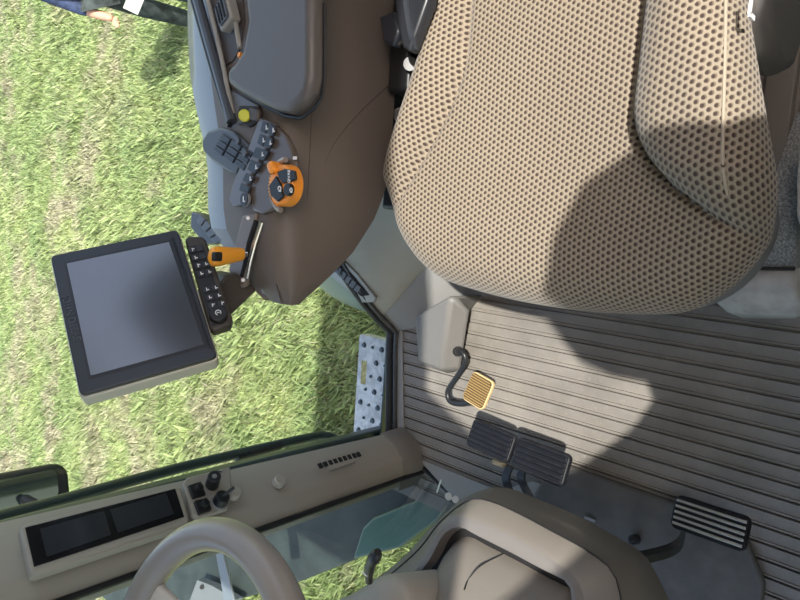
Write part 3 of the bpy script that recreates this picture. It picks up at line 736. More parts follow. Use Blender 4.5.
# socket panel, ignition key, power sockets
sp = thing('socket_panel', 'small beige plate with square and round black sockets beside the corner post display', 'socket panel', post_s(210, 498, .01))
bm = bmesh.new(); prism(bm, [post_s(x, y, .010) for x, y in [(181, 487), (185, 481), (228, 470), (230, 496), (226, 512), (196, 522), (190, 518)]], pn, .012); obj('plate', bm, TAUPE, sp, bevel=.003)
for q in ([(187, 487), (200, 483), (205, 496), (192, 500)], [(193, 503), (206, 499), (211, 511), (198, 516)]):
    P4 = [post_s(x, y, .0222) for x, y in q]; bm = bmesh.new(); prism(bm, P4, pn, .006); so = obj('square_socket', bm, BLACK, sp, bevel=.0015)
    c = sum(P4, Vector()) / 4 + pn * .006; bm = bmesh.new(); cyl(bm, c, c + pn * .010 + Vector((0, 0, -.004)), .007, .0065, 16); obj('plug', bm, BLACK_M, so, bevel=.001)
c = post_s(212, 485, .022); e = c + (pn * .9 + Vector((0, .1, .25))).normalized() * .036
bm = bmesh.new(); cyl(bm, c, e, .0125, .0118, 24); cs = obj('socket_cap', bm, BLACK, sp, bevel=.0015)
bm = bmesh.new(); cyl(bm, e, e + (e - c).normalized() * .001, .0045, n=16); obj('button', bm, GREY, cs)
bm = bmesh.new(); tube(bm, [e + Vector((0, -.010, -.004)) + Vector((0, -math.sin(t) * .010, -(1 - math.cos(t)) * .008)) for t in np.linspace(0, PI, 9)], .0014, 6); obj('strap', bm, CHAR, cs)
c = post_s(219, 503, .020); e = c + pn * .022
bm = bmesh.new(); cyl(bm, c, c + pn * .006, .0165, .0155, 28); obj('ring', bm, GREY, sp, bevel=.001)
bm = bmesh.new(); cyl(bm, c + pn * .004, e, .0138, .0128, 24); ig = obj('ignition_switch', bm, BLACK, sp, bevel=.0015)
bm = bmesh.new(); ribbon(bm, [e, e + (pn * .7 + Vector((0, 0, -.5))).normalized() * .024], hh, .005, uu, .003); obj('key_blade', bm, KEY, ig)

# ------------------------------------------------------------------ WINDSCREEN
bm = bmesh.new()
line = smoothpath([(.590, -.948), (.605, -.90), (.640, -.82), (.70, -.745), (.78, -.68), (.86, -.60), (.90, -.50), (.91, -.42), (.90, -.30), (.86, -.2)], 4)
grid(bm, [[Vector((p[0], p[1], z)) for p in line] for z in (-.06, .8, 1.62)])
struct('window_2', bm, WGLASS, solid=.004)
# cowl below the windscreen, inside and out
bm = bmesh.new(); prism(bm, [(.66, -.76, -.2), (.70, -.70, -.2), (.78, -.66, -.2), (.86, -.58, -.2), (.885, -.42, -.2), (.86, -.18, -.2), (.66, -.18, -.2)], (0, 0, 1), .203)
struct('wall_front', bm, BLACK_M)
bm = bmesh.new(); tube(bm, [A(437, 492, 'z', .03), A(441, 480, 'z', .06)] , .002, 8); tube(bm, smoothpath([(.63, -.85, .02), (.65, -.84, .06), (.66, -.82, .12), (.66, -.80, .18)]), .004, 8)
o = obj('washer_hose', bm, mat('pale_rubber', (.6, .65, .6), .5), None); o['label'] = 'thin pale hose at the foot of the windscreen corner'; o['category'] = 'hose'
for i, q in enumerate(((456, 500, .02), (449, 497, .05))):
    c = A(q[0], q[1], 'z', q[2]); bm = bmesh.new(); cyl(bm, c, c + Vector((-.006, .004, .008)), .008, n=16)
    o = obj('glass_bolt', bm, mat('bright_metal', (.7, .7, .7), .3, metal=.6), None, bevel=.001); o['category'] = 'bolt'; o['group'] = 'bolts at the windscreen foot'
    o['label'] = ('silver bolt at the windscreen foot, nearer the pedals', 'silver bolt at the windscreen foot, nearer the pale hose')[i]

# ------------------------------------------------------------------ STEERING PEDESTAL
ped = thing('steering_pedestal', 'taupe steering column pedestal shroud rising from the floor behind the pedals', 'pedestal', (.6, -.42, 0))
NP = 44
def strip3(px, z): return resample(smoothpath([A(x, y, 'z', z if not callable(z) else z(y)) for x, y in px], 5), NP)
S0 = [(322, 612), (338, 602), (365, 586), (400, 560), (436, 522), (466, 497), (501, 487), (540, 500), (582, 518), (620, 539), (643, 553), (656, 573), (672, 606)]
S1 = [(332, 618), (352, 603), (383, 580), (418, 550), (440, 522), (468, 500), (490, 501), (520, 514), (550, 530), (585, 549), (610, 568), (618, 585), (622, 606)]
S2 = [(352, 625), (368, 608), (392, 590), (420, 560), (438, 530), (452, 516), (475, 520), (510, 535), (540, 552), (562, 567), (575, 576), (582, 590), (585, 606)]
S3 = [(362, 628), (380, 610), (403, 590), (428, 562), (443, 535), (459, 527), (478, 536), (510, 552), (538, 567), (556, 576), (567, 582), (571, 592), (572, 608)]
r0 = strip3(S0, .27); r1 = strip3(S1, .365); r2 = strip3(S2, .395); r3 = strip3(S3, .402); r4 = [p + Vector((.008, .0, -.022)) for p in r3]
rm1 = [p.lerp(Vector((.70, -.43, .0)), .5) for p in r0]
ra = [a.lerp(b, .45) + Vector((.004, 0, .008)) for a, b in zip(r0, r1)]
bm = bmesh.new(); grid(bm, [rm1, r0, ra, r1]); obj('shroud', bm, TAUPE_D, ped, angle=50)
bm = bmesh.new(); grid(bm, [[p + Vector((.0015, 0, -.001)) for p in r1], [a.lerp(b, .7) + Vector((0, 0, .004)) for a, b in zip(r1, r2)], r2]); obj('shroud_top', bm, TAUPE_D, ped, angle=50)
bm = bmesh.new(); tube(bm, r1, .0011, 6); obj('seam', bm, BLACK, ped)
bm = bmesh.new(); grid(bm, [r2, [a.lerp(b, .5) + Vector((0, 0, .004)) for a, b in zip(r2, r3)], r3, r4]); obj('opening_rim', bm, mat('rim_taupe', (.165, .155, .145), .45), ped, angle=50)
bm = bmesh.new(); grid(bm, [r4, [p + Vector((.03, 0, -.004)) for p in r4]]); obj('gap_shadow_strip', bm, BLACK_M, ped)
# tilting column cover inside the opening
bm = bmesh.new(); cov = []
apex = Vector((.66, -.47, .50))
base_ = [p + Vector((.010, .0, -.012)) for p in r4]
for t, lift in ((0, -.02), (.0, .0), (.06, .022), (.16, .036), (.32, .052), (.55, .062), (.8, .062)):
    cov.append([p.lerp(apex, t) + Vector((0, 0, lift)) for p in base_])
grid(bm, cov); obj('column_cover', bm, TAUPE_D, ped, angle=60)
def on_cover(px, py):
    d = ray(px, py).normalized(); t = .5; best = None
    while t < 1.6:
        p = CAM + d * t
        for row in cov[1:]:
            for q in row:
                e = (p - q).length
                if best is None or e < best[0]: best = (e, p.copy())
        t += .01
    return best[1]
sm = smoothpath([on_cover(x, y) for x, y in ((466, 590), (470, 580), (482, 566), (505, 554))], 4)
bm = bmesh.new(); tube(bm, [p + Vector((-.002, 0, .004)) for p in sm], .0012, 6); obj('cover_seam', bm, BLACK, ped)
# clip and plug beside shroud
bm = bmesh.new(); c = A(590, 519, 'z', .02); box(bm, c, (.006, .022, .004)); obj('clip', bm, GREY, ped, bevel=.001)
bm = bmesh.new(); c = A(634, 541, 'z', .03); cyl(bm, c + Vector((-.0, 0, -.01)), c + Vector((-.004, 0, .006)), .009); cyl(bm, c, c + Vector((-.006, 0, .008)), .005); obj('fastener', bm, BLACK, ped, bevel=.001)
# upper column housing with indicator stalk
bm = bmesh.new(); rows = []
cc0 = A(385, 600, 'z', .52)
hq = [(330, 612), (338, 600), (352, 594), (366, 586), (378, 577), (392, 573), (405, 578), (414, 590), (420, 612)]
b0 = resample([A(x, y, 'z', .50) for x, y in hq], 20)
top = [p + Vector((.02, .0, .02)) + (A(378, 615, 'z', .5) - p) * .25 for p in b0]; bot = [p + Vector((.03, 0, -.10)) for p in b0]
grid(bm, [bot, b0, [a.lerp(b, .3) + Vector((0, 0, .01)) for a, b in zip(b0, top)], top, [t_.lerp(A(378, 618, 'z', .53), .9) for t_ in top]]); obj('column_housing', bm, TAUPE, ped, angle=60)
stalk = thing('indicator_stalk', 'short black stalk lever sticking out of the steering column housing', 'stalk lever', A(367, 580, 'z', .54))
b1 = A(369, 581, 'z', .545); b2 = A(370, 566, 'z', .565); b3 = A(378, 552, 'z', .575)
bm = bmesh.new(); tube(bm, smoothpath([b1, b2, b3], 6), [.0055] * 4 + [.007] * 5 + [.0082] * 2 + [.0075, .005], 14); obj('grip', bm, BLACK, stalk)
bm = bmesh.new(); box(bm, (0, 0, 0), (.003, .010, .001), frame(A(364.5, 574, 'z', .565), b2 - b1, (0, 1, 0))); obj('marking', bm, WHITE, stalk)

# ------------------------------------------------------------------ STEERING WHEEL
WC = Vector((.511, -.548, .807)); wt = .3; wa = Vector((math.cos(wt), 0, math.sin(wt))); wb = Vector((0, 1, 0)); wn = Vector((-math.sin(wt), 0, math.cos(wt)))
bm = bmesh.new(); rp = [WC + wa * (.168 * math.cos(t)) + wb * (.168 * math.sin(t)) for t in np.linspace(0, 2 * PI, 72, endpoint=False)]
tube(bm, rp, .0185, 24, closed=True); sw = obj('steering_wheel', bm, WHEELM, ped, angle=80)
for ang in (-62, 62, 180 - 0):
    pass
hub = WC - wn * .045
bm = bmesh.new(); cyl(bm, hub - wn * .03, hub + wn * .02, .055, .045, 32); obj('hub', bm, BROWN, sw, bevel=.006)
for ang in (125, 0, 250):
    t = math.radians(ang); w = wa * math.cos(t) + wb * math.sin(t); tv = wn.cross(w)
    bm = bmesh.new(); ribbon(bm, smoothpath([hub + w * .03, hub + w * .09 + wn * .01, WC + w * .135 - wn * .01, WC + w * .166 - wn * .002], 4), tv, .032, wn, .012)
    obj('spoke', bm, mat('spoke_beige', (.55, .51, .45), .35), sw, bevel=.004)
bm = bmesh.new(); cyl(bm, hub - wn * .03, Vector((.62, -.50, .45)), .035, .045, 24); obj('column_tube', bm, BLACK, sw)

# ------------------------------------------------------------------ PEDALS
def pad_ribs(bm, M, w, l, n, hgt, r):  # ribs run along local x
    for i in range(n):
        y = (i + .5) / n * w - w / 2; box(bm, (0, y, hgt), (l * .96, w / n * .52, .005), M)
def pedal(name, label, corners, z, nrib, grp, ribmat=None, framemat=None):
    c = [A(x, y, 'z', z) for x, y in corners]; cen = sum(c, Vector()) / 4
    u = ((c[1] - c[0]) + (c[2] - c[3])) / 2; v = ((c[3] - c[0]) + (c[2] - c[1])) / 2; l = u.length; w = v.length
    v = v + Vector((0, 0, .30 * w))       # tipped up at the front
    M = frame(cen, u, v)
    if (M.to_3x3() @ Vector((0, 0, 1))).z < 0: M = M @ Matrix.Diagonal((1, -1, -1, 1))
    t = thing(name, label, 'pedal', (cen.x, cen.y, 0), grp)
    bm = bmesh.new(); plate(bm, M, l, w * 1.05, .010, -.014, 0); obj('pad', bm, RUBBER, t, bevel=.003)
    for i in range(nrib):
        y = (i + .5) / nrib * w * .88 - w * .44
        bm = bmesh.new(); box(bm, (0, y, .0015), (l * .93, w / nrib * .45, .004), M); obj('rib', bm, ribmat or RUBBER, t, bevel=.001)
    return t, M, l, w
ribshine = mat('rib_rubber', (.008, .009, .012), .3, spec=.25)
t1, M1, l1, w1 = pedal('brake_pedal', 'black ribbed brake pedal, the one of the joined pair nearer the corner post', [(475, 421), (516, 437), (507, 463), (464, 441)], .125, 5, 'brake pedals', ribshine)
t2, M2, l2, w2 = pedal('brake_pedal', 'black ribbed brake pedal, the one of the joined pair farther from the corner post', [(519, 438), (572, 458), (561, 485), (510, 464)], .125, 5, 'brake pedals', ribshine)
bm = bmesh.new(); ribbon(bm, smoothpath([A(510, 466, 'z', .112), A(506, 477, 'z', .118), A(509, 490, 'z', .14), A(516, 505, 'z', .18)], 4), (0, 1, 0), .016, (.3, 0, .9), .008); obj('arm', bm, STEEL, t1, bevel=.001)
bm = bmesh.new(); ribbon(bm, smoothpath([A(523, 468, 'z', .112), A(521, 478, 'z', .118), A(526, 490, 'z', .14), A(535, 506, 'z', .18)], 4), (0, 1, 0), .016, (.3, 0, .9), .008); obj('arm', bm, STEEL, t2, bevel=.001)
bm = bmesh.new(); c = A(499, 463, 'z', .10); box(bm, c, (.010, .028, .012)); obj('latch', bm, mat('latch_tan', (.45, .38, .25), .6, noise=.3, nscale=100), t1, bevel=.003)
t3, M3, l3, w3 = pedal('clutch_pedal', 'black clutch pedal with bright metal ribs, set apart on the dark side of the floor', [(677, 497), (752, 519), (744, 552), (668, 523)], .11, 5, None, mat('rib_metal', (.5, .5, .5), .25, metal=.7))
bm = bmesh.new(); ribbon(bm, smoothpath([A(684, 530, 'z', .098), A(680, 543, 'z', .10), A(668, 551, 'z', .115), A(645, 557, 'z', .16), A(630, 560, 'z', .2)], 4), (0, .4, .5), .018, (1, 0, 0), .014); obj('arm', bm, BLACK, t3, bevel=.002)

# foot throttle: grey box, bent rod, tan pad
fb = thing('foot_throttle', 'tan ribbed foot throttle pad on a bent black rod from a grey box', 'foot throttle', (.25, -.85, 0))
bm = bmesh.new()
Tp = [A(x, y, 'z', .115) for x, y in ((414, 303), (448, 296), (468, 302), (464, 330), (442, 371), (416, 363))]
Tq = [A(415, 318, 'z', .12), A(450, 297, 'z', .12), A(467, 306, 'z', .115), A(466, 325, 'z', .11), A(455, 370, 'z', .06)]
top = [A(414, 318, 'z', .10), A(451, 296, 'z', .12), A(453, 300, 'z', .12), A(441, 371, 'z', .075), A(417, 362, 'z', .07)]
bot = [A(414, 318, 'z', .10) + Vector((-.01, -.02, -.1)), A(452, 296, 'z', .12) + Vector((-.02, .0, -.1)), A(468, 309, 'z', .09) + Vector((-.0, .01, -.085)), A(455, 371, 'z', .03), A(417, 364, 'z', .03) + Vector((.0, -.01, -.03))]
tv = [bm.verts.new(p) for p in [A(414, 316, 'z', .10), A(450, 295, 'z', .125), A(441, 371, 'z', .08), A(417, 362, 'z', .08)]]
mv = [bm.verts.new(p) for p in [A(469, 310, 'z', .085), A(461, 370, 'z', .03)]]
lo = [bm.verts.new(Vector((p.x, p.y, .002))) for p in [tv[0].co, tv[1].co, A(470, 311, 'z', 0), A(458, 372, 'z', 0), A(446, 374, 'z', 0), tv[3].co]]
bm.faces.new((tv[0], tv[1], tv[2], tv[3])); bm.faces.new((tv[1], mv[0], mv[1], tv[2]))
bm.faces.new((tv[0], tv[1], lo[1], lo[0])); bm.faces.new((tv[1], mv[0], lo[2], lo[1])); bm.faces.new((mv[0], mv[1], lo[3], lo[2])); bm.faces.new((mv[1], tv[2], lo[4], lo[3])); bm.faces.new((tv[2], tv[3], lo[5], lo[4])); bm.faces.new((tv[3], tv[0], lo[0], lo[5])); bm.faces.new(lo)
obj('box', bm, mat('box_grey', (.15, .145, .135), .5, bump=.25, bscale=800), fb, bevel=.009, seg=4)
bm = bmesh.new(); rodp = smoothpath([A(458, 351, 'z', .062), A(464, 354, 'z', .065), A(465, 364, 'z', .06), A(456, 378, 'z', .05), A(448, 391, 'z', .045), A(450, 401, 'z', .045), A(460, 404, 'z', .048), A(470, 403, 'z', .05)], 5)
tube(bm, rodp, .006, 12); obj('rod', bm, BLACK, fb)
bm = bmesh.new(); c = A(459, 351, 'z', .062); cyl(bm, c + Vector((.002, -.006, 0)), c + Vector((.0, .004, .004)), .011, n=20); obj('grommet', bm, BLACK_M, fb, bevel=.002)
pc = [A(x, y, 'z', .062) for x, y in ((477, 377), (496, 388), (479, 404), (459, 393))]; cen = sum(pc, Vector()) / 4
Mp = frame(cen, pc[1] - pc[0], (pc[3] - pc[0]) + Vector((0, 0, .010)))
if (Mp.to_3x3() @ Vector((0, 0, 1))).z < 0: Mp = Mp @ Matrix.Diagonal((1, -1, -1, 1))
pl_, pw_ = (pc[1] - pc[0]).length * 1.12, (pc[3] - pc[0]).length * 1.06
bm = bmesh.new(); plate(bm, Mp, pl_, pw_, .010, -.010, 0); tp = obj('pad', bm, mat('pad_cream', (.60, .45, .22), .5), fb, bevel=.002)
for i in range(11):
    bm = bmesh.new(); y = ((i + .5) / 11 - .5) * pw_ * .88; ll = pl_ * (.92 if 1 <= i <= 9 else .78)
    box(bm, (0, y, .001), (ll, pw_ / 11 * .42, .0035), Mp); obj('rib', bm, TANRUB, tp)
bm = bmesh.new(); plate(bm, Mp, pl_ * .94, pw_ * .92, .008, -.001, .0006); obj('groove_face', bm, TANDK, tp)
bm = bmesh.new(); c = A(484, 402, 'z', .05); cyl(bm, c, c + Vector((.006, .006, .0)), .005, n=12); obj('clip', bm, mat('pink_clip', (.75, .6, .5), .5), tp)

# ------------------------------------------------------------------ GREY PAD left of the seat
gp = thing('upholstered_pad', 'light grey upholstered pad with tweed top section standing left of the seat', 'seat pad', (-.05, -.235, .06))
def patch_px(rowsz, n=14):
    rows = []
    for pts, z in rowsz: rows.append(resample([A(x, y, 'z', z) for x, y in pts], n))
    return rows
bm = bmesh.new(); grid(bm, patch_px([([(797, 112), (802, 112)], .235), ([(780, 160), (799, 165)], .24), ([(757, 212), (797, 215)], .24), ([(720, 262), (740, 268), (795, 269)], .235)]))
obj('tweed_cover', bm, TWEED, gp, solid=.12)
bm = bmesh.new(); grid(bm, patch_px([([(719, 262), (740, 268), (795, 269)], .234), ([(713, 278), (738, 285), (795, 286)], .232), ([(709, 296), (740, 302), (800, 302)], .222), ([(727, 312), (750, 314), (800, 316)], .195), ([(742, 318), (765, 319), (795, 319)], .15)]))
obj('end_cover', bm, SUEDE, gp, solid=.10)
seam_shade_line([A(x, y, 'z', .2355) for x, y in ((719, 262), (740, 268), (795, 269))], .002, BLACK_M, gp, 'seam')
bm = bmesh.new(); grid(bm, patch_px([([(800, 140), (830, 140)], .30), ([(797, 180), (830, 175)], .31), ([(797, 215), (830, 215)], .31), ([(802, 232), (830, 240)], .29), ([(806, 240), (830, 250)], .24)]))
obj('side_flap', bm, SUEDE, gp, solid=.03)

# ------------------------------------------------------------------ OUTSIDE
# platform step of perforated metal
GZ = -1.55
pf = thing('access_platform', 'galvanised steel platform step with raised studs outside the side window', 'platform step', (.45, -1.24, -.11))
x0, x1, y0, y1 = .315, .72, -1.305, -1.115
bm = bmesh.new(); sx0, sx1, sy0, sy1 = .385, .455, -1.292, -1.270
for a in ((x0, sx0, y0, y1), (sx1, x1, y0, y1), (sx0, sx1, y0, sy0), (sx0, sx1, sy1, y1)):
    box(bm, ((a[0] + a[1]) / 2, (a[2] + a[3]) / 2, -.105), (a[1] - a[0], a[3] - a[2], .006))
obj('deck', bm, GALV, pf, smooth=False)
bm = bmesh.new(); box(bm, ((x0 + x1) / 2, y0, -.118), (x1 - x0, .006, .03)); box(bm, (x0, (y0 + y1) / 2, -.118), (.006, y1 - y0, .03)); obj('edge_flange', bm, GALV, pf)
for i in range(9):
    for j in range(5):
        if len([1]) and (sx0 - .01 < x0 + .025 + i * .042 < sx1 + .01) and j == 0: continue
        c = Vector((x0 + .025 + i * .042, y0 + .02 + j * .036 + (.018 if i % 2 else 0), -.102))
        if c.y > y1 - .01: continue
        bm = bmesh.new(); big = (i + j) % 2 == 0; r = .0085 if big else .005
        cyl(bm, c, c + Vector((0, 0, .006)), r, r * .65, 14); obj('stud', bm, mat('stud_steel', (.10, .12, .14), .35, metal=.6), pf)
# rear fender beyond the side window
bm = bmesh.new(); rows = []
for y in np.linspace(-1.11, -1.62, 12):
    yy = (-1.11 - y) / .51
    rows.append([Vector((.245 - .06 * yy ** 2 - s, y, -.075 - .10 * yy ** 3 + 1.3 * s - .5 * s * s)) for s in np.linspace(0, .30, 12)])
grid(bm, rows); fe = obj('rear_fender', bm, FENDER, None, solid=.012); fe['label'] = 'pale blue green rear fender curving up outside the side window'; fe['category'] = 'fender'
# outer corner pillar, hand rail
bm = bmesh.new(); box(bm, (.553, -1.12, .74), (.062, .035, 1.75)); struct('trim_13', bm, mat('pillar_green', (.022, .035, .038), .3, coat=.4), bevel=.01)
hr = thing('grab_rail', 'dark tubular grab rail outside the corner post, bent inward at its foot', 'grab rail', (.54, -1.2, .05))
bm = bmesh.new(); tube(bm, smoothpath([(.548, -1.2, 1.4), (.548, -1.2, .85), (.538, -1.2, .5), (.540, -1.2, .16), (.545, -1.195, .10), (.556, -1.17, .075), (.565, -1.13, .07)], 6), .0115, 14); obj('tube', bm, GREEN_D, hr)
bm = bmesh.new(); tube(bm, [(.542, -1.2, .36), (.540, -1.2, .24)], .0125, 14); obj('grip_sleeve', bm, BLACK, hr)
# mirror
mi = thing('side_mirror', 'black rounded side mirror reflecting grass outside near the corner post display', 'mirror', (.70, -1.6, .5))
Mm = frame(A(22, 497, 'y', -1.6), (0, -.05, 1), (.95, .3, 0))
if (Mm.to_3x3() @ Vector((0, 0, 1))).dot(CAM - Vector(Mm.translation)) < 0: Mm = Mm @ Matrix.Diagonal((1, -1, -1, 1))
bm = bmesh.new(); plate(bm, Mm, .27, .125, .035, -.05, 0, cx=.03); obj('housing', bm, BLACK, mi, bevel=.012)
bm = bmesh.new(); plate(bm, Mm, .155, .068, .015, .0, .004, cx=.0, cy=-.016); obj('mirror_glass', bm, mat('mirror', (.7, .75, .72), .03, metal=1), mi)
bm = bmesh.new(); tube(bm, [Mm @ Vector((.0, .0, -.02)), (.70, -1.3, .62), (.60, -1.14, .62)], .012, 10); obj('arm', bm, BLACK, mi)
# hood and chassis ahead of the cab
hd = thing('engine_hood', 'dark green engine hood side seen through the windscreen corner', 'hood', (1.5, -.42, -.9))
bm = bmesh.new(); prism(bm, [(1.02, y, z) for y, z in ((-.74, -.45), (-.76, -.1), (-.66, .02), (-.42, .06), (-.18, .02), (-.08, -.1), (-.1, -.45))], (1, 0, 0), 1.9); obj('panel', bm, TEAL, hd, bevel=.03)
bm = bmesh.new(); prism(bm, [A(x, y, 'z', -.35) for x, y in ((352, 560), (362, 528), (372, 518), (470, 478), (478, 490), (400, 548))], (0, 0, -1), .1); obj('side_panel', bm, TEAL, hd, bevel=.01)
ch = thing('front_frame', 'dark grey steel frame and tank below the windscreen corner', 'chassis frame', (.9, -.9, -1.3))
bm = bmesh.new(); prism(bm, [A(x, y, 'z', -.5) for x, y in ((150, 640), (215, 606), (292, 585), (350, 562), (380, 548), (440, 522), (470, 500), (440, 452), (380, 452), (220, 480), (60, 560))], (0, 0, -1), .5); obj('tank', bm, mat('tank_grey', (.028, .036, .032), .6, noise=.25, nscale=9), ch, bevel=.01)
bm = bmesh.new(); prism(bm, [A(x, y, 'z', -.42) for x, y in ((185, 612), (197, 580), (212, 586), (236, 600), (232, 612))], (0, 0, -1), .04); obj('bracket_plate', bm, mat('plate_grey', (.15, .16, .16), .5), ch, bevel=.003)
bm = bmesh.new(); cyl(bm, A(202, 587, 'z', -.419), A(202, 587, 'z', -.41), .012, n=12); obj('bolt', bm, BLACK, ch)
bm = bmesh.new(); prism(bm, [A(x, y, 'z', .02) for x, y in ((216, 543), (222, 541), (236, 600), (238, 625), (228, 625), (226, 600))], (0, 0, 1), .008); o = obj('wiper_arm', bm, mat('wiper_grey', (.17, .19, .21), .4), None, bevel=.002); o['label'] = 'grey wiper arm seen through the steering wheel rim'; o['category'] = 'wiper'

# ground
def ground_mat():
    m = bpy.data.materials.new('ground'); m.use_nodes = True; nt = m.node_tree; b = nt.nodes['Principled BSDF']; N = nt.nodes.new; L = nt.links.new
    tc = N('ShaderNodeTexCoord'); n = N('ShaderNodeTexNoise'); n.inputs['Scale'].default_value = 7; n.inputs['Detail'].default_value = 9; L(tc.outputs['Object'], n.inputs['Vector'])
    r = N('ShaderNodeValToRGB'); e = r.color_ramp.elements; e[0].position = .3; e[0].color = (.10, .13, .03, 1); e[1].position = .7; e[1].color = (.22, .21, .09, 1); L(n.outputs['Fac'], r.inputs['Fac'])
    L(r.outputs[0], b.inputs['Base Color']); b.inputs['Roughness'].default_value = 1; return m
bm = bmesh.new(); bmesh.ops.create_grid(bm, x_segments=2, y_segments=2, size=40, matrix=Matrix.Translation((0, -10, GZ)))
g = struct('ground', bm, ground_mat(), smooth=False)
def grass_mat():
    m = bpy.data.materials.new('grass'); m.use_nodes = True; nt = m.node_tree; b = nt.nodes['Principled BSDF']; N = nt.nodes.new; L = nt.links.new
    at = N('ShaderNodeAttribute'); at.attribute_name = 'tint'; L(at.outputs['Color'], b.inputs['Base Color'])
    b.inputs['Roughness'].default_value = .55; b.inputs['Specular IOR Level'].default_value = .35
    b.inputs['Transmission Weight'].default_value = 0
    tr = N('ShaderNodeBsdfTranslucent'); L(at.outputs['Color'], tr.inputs[0]); mx = N('ShaderNodeMixShader'); mx.inputs[0].default_value = .3
    L(b.outputs[0], mx.inputs[1]); L(tr.outputs[0], mx.inputs[2]); L(mx.outputs[0], nt.nodes['Material Output'].inputs[0]); return m
def grass():
    K = 400000
    # positions: density falls with distance
    v = rng.random(K); yy = -1.15 - (12.5 ** .75 * v) ** (1 / .75) * .98
    wdt = 2.0 + .35 * (-yy); xx = .3 + (rng.random(K) * 2 - 1) * wdt
    def vn(x, y, s, seed):   # smooth value noise
        r2 = np.random.default_rng(seed); T = r2.random((256, 256)); X = x * s + 100; Y = y * s + 100
        xi = np.floor(X).astype(int); yi = np.floor(Y).astype(int); fx = X - xi; fy = Y - yi; fx = fx * fx * (3 - 2 * fx); fy = fy * fy * (3 - 2 * fy)
        g = lambda i, j: T[i % 256, j % 256]
        return (g(xi, yi) * (1 - fx) + g(xi + 1, yi) * fx) * (1 - fy) + (g(xi, yi + 1) * (1 - fx) + g(xi + 1, yi + 1) * fx) * fy
    tall = .6 * vn(xx, yy, 3.1, 1) + .4 * vn(xx, yy, 9, 2)
    dry = .55 * vn(xx * .6, yy * 1.3, 1.2, 3) + .45 * vn(xx, yy, 5, 4)
    hgt = (.035 + .11 * tall ** 1.5) * (.6 + .8 * rng.random(K)); wid = .0025 + .0007 * (-yy) + .0016 * rng.random(K)
    ang = rng.random(K) * 2 * PI; lean = (.25 + .6 * rng.random(K)) * hgt; la = rng.random(K) * 2 * PI
    lx, ly = np.cos(la) * lean + hgt * .15, np.sin(la) * lean
    bx, by = np.cos(ang) * wid, np.sin(ang) * wid
    co = np.empty((K, 4, 3)); z = np.full(K, GZ)
    co[:, 0] = np.stack([xx - bx, yy - by, z], 1); co[:, 1] = np.stack([xx + bx, yy + by, z], 1)
    co[:, 2] = np.stack([xx + bx * .7 + lx * .45, yy + by * .7 + ly * .45, z + hgt * .65], 1); co[:, 3] = np.stack([xx + lx, yy + ly, z + hgt], 1)
    me = bpy.data.meshes.new('grass'); me.vertices.add(K * 4); me.vertices.foreach_set('co', co.ravel())
    idx = np.arange(K)[:, None] * 4 + np.array([[0, 1, 2, 3]]); me.loops.add(K * 4); me.loops.foreach_set('vertex_index', idx.ravel().astype(np.int32))
    me.polygons.add(K); me.polygons.foreach_set('loop_start', (np.arange(K) * 4).astype(np.int32)); me.polygons.foreach_set('loop_total', np.full(K, 4, dtype=np.int32))
    me.update()
    far = np.clip((-yy - 5.5) / 3, 0, 1)
    d = np.clip((dry - .55 + .12 * far) * 3, 0, 1) + (rng.random(K) < .10) * .6; d = np.clip(d, 0, 1)[:, None]
    gA = np.array([.44, .50, .22]); gB = np.array([.26, .36, .15]); gC = np.array([.47, .43, .30])
    q = np.clip(vn(xx, yy, 2.2, 5) * .7 + rng.random(K) * .4, 0, 1)[:, None]
    c = (gA * q + gB * (1 - q)) * (1 - d) + gC * d; c *= (.75 + .5 * rng.random(K))[:, None]
    C4 = np.ones((K, 4, 4)); C4[:, :, :3] = c[:, None, :]
    at = me.color_attributes.new('tint', 'FLOAT_COLOR', 'POINT'); at.data.foreach_set('color', C4.ravel())
    o = bpy.data.objects.new('grass', me); link(o); me.materials.append(grass_mat()); o['kind'] = 'stuff'; o['label'] = 'short green and straw coloured grass in the field'; o['category'] = 'grass'
grass()

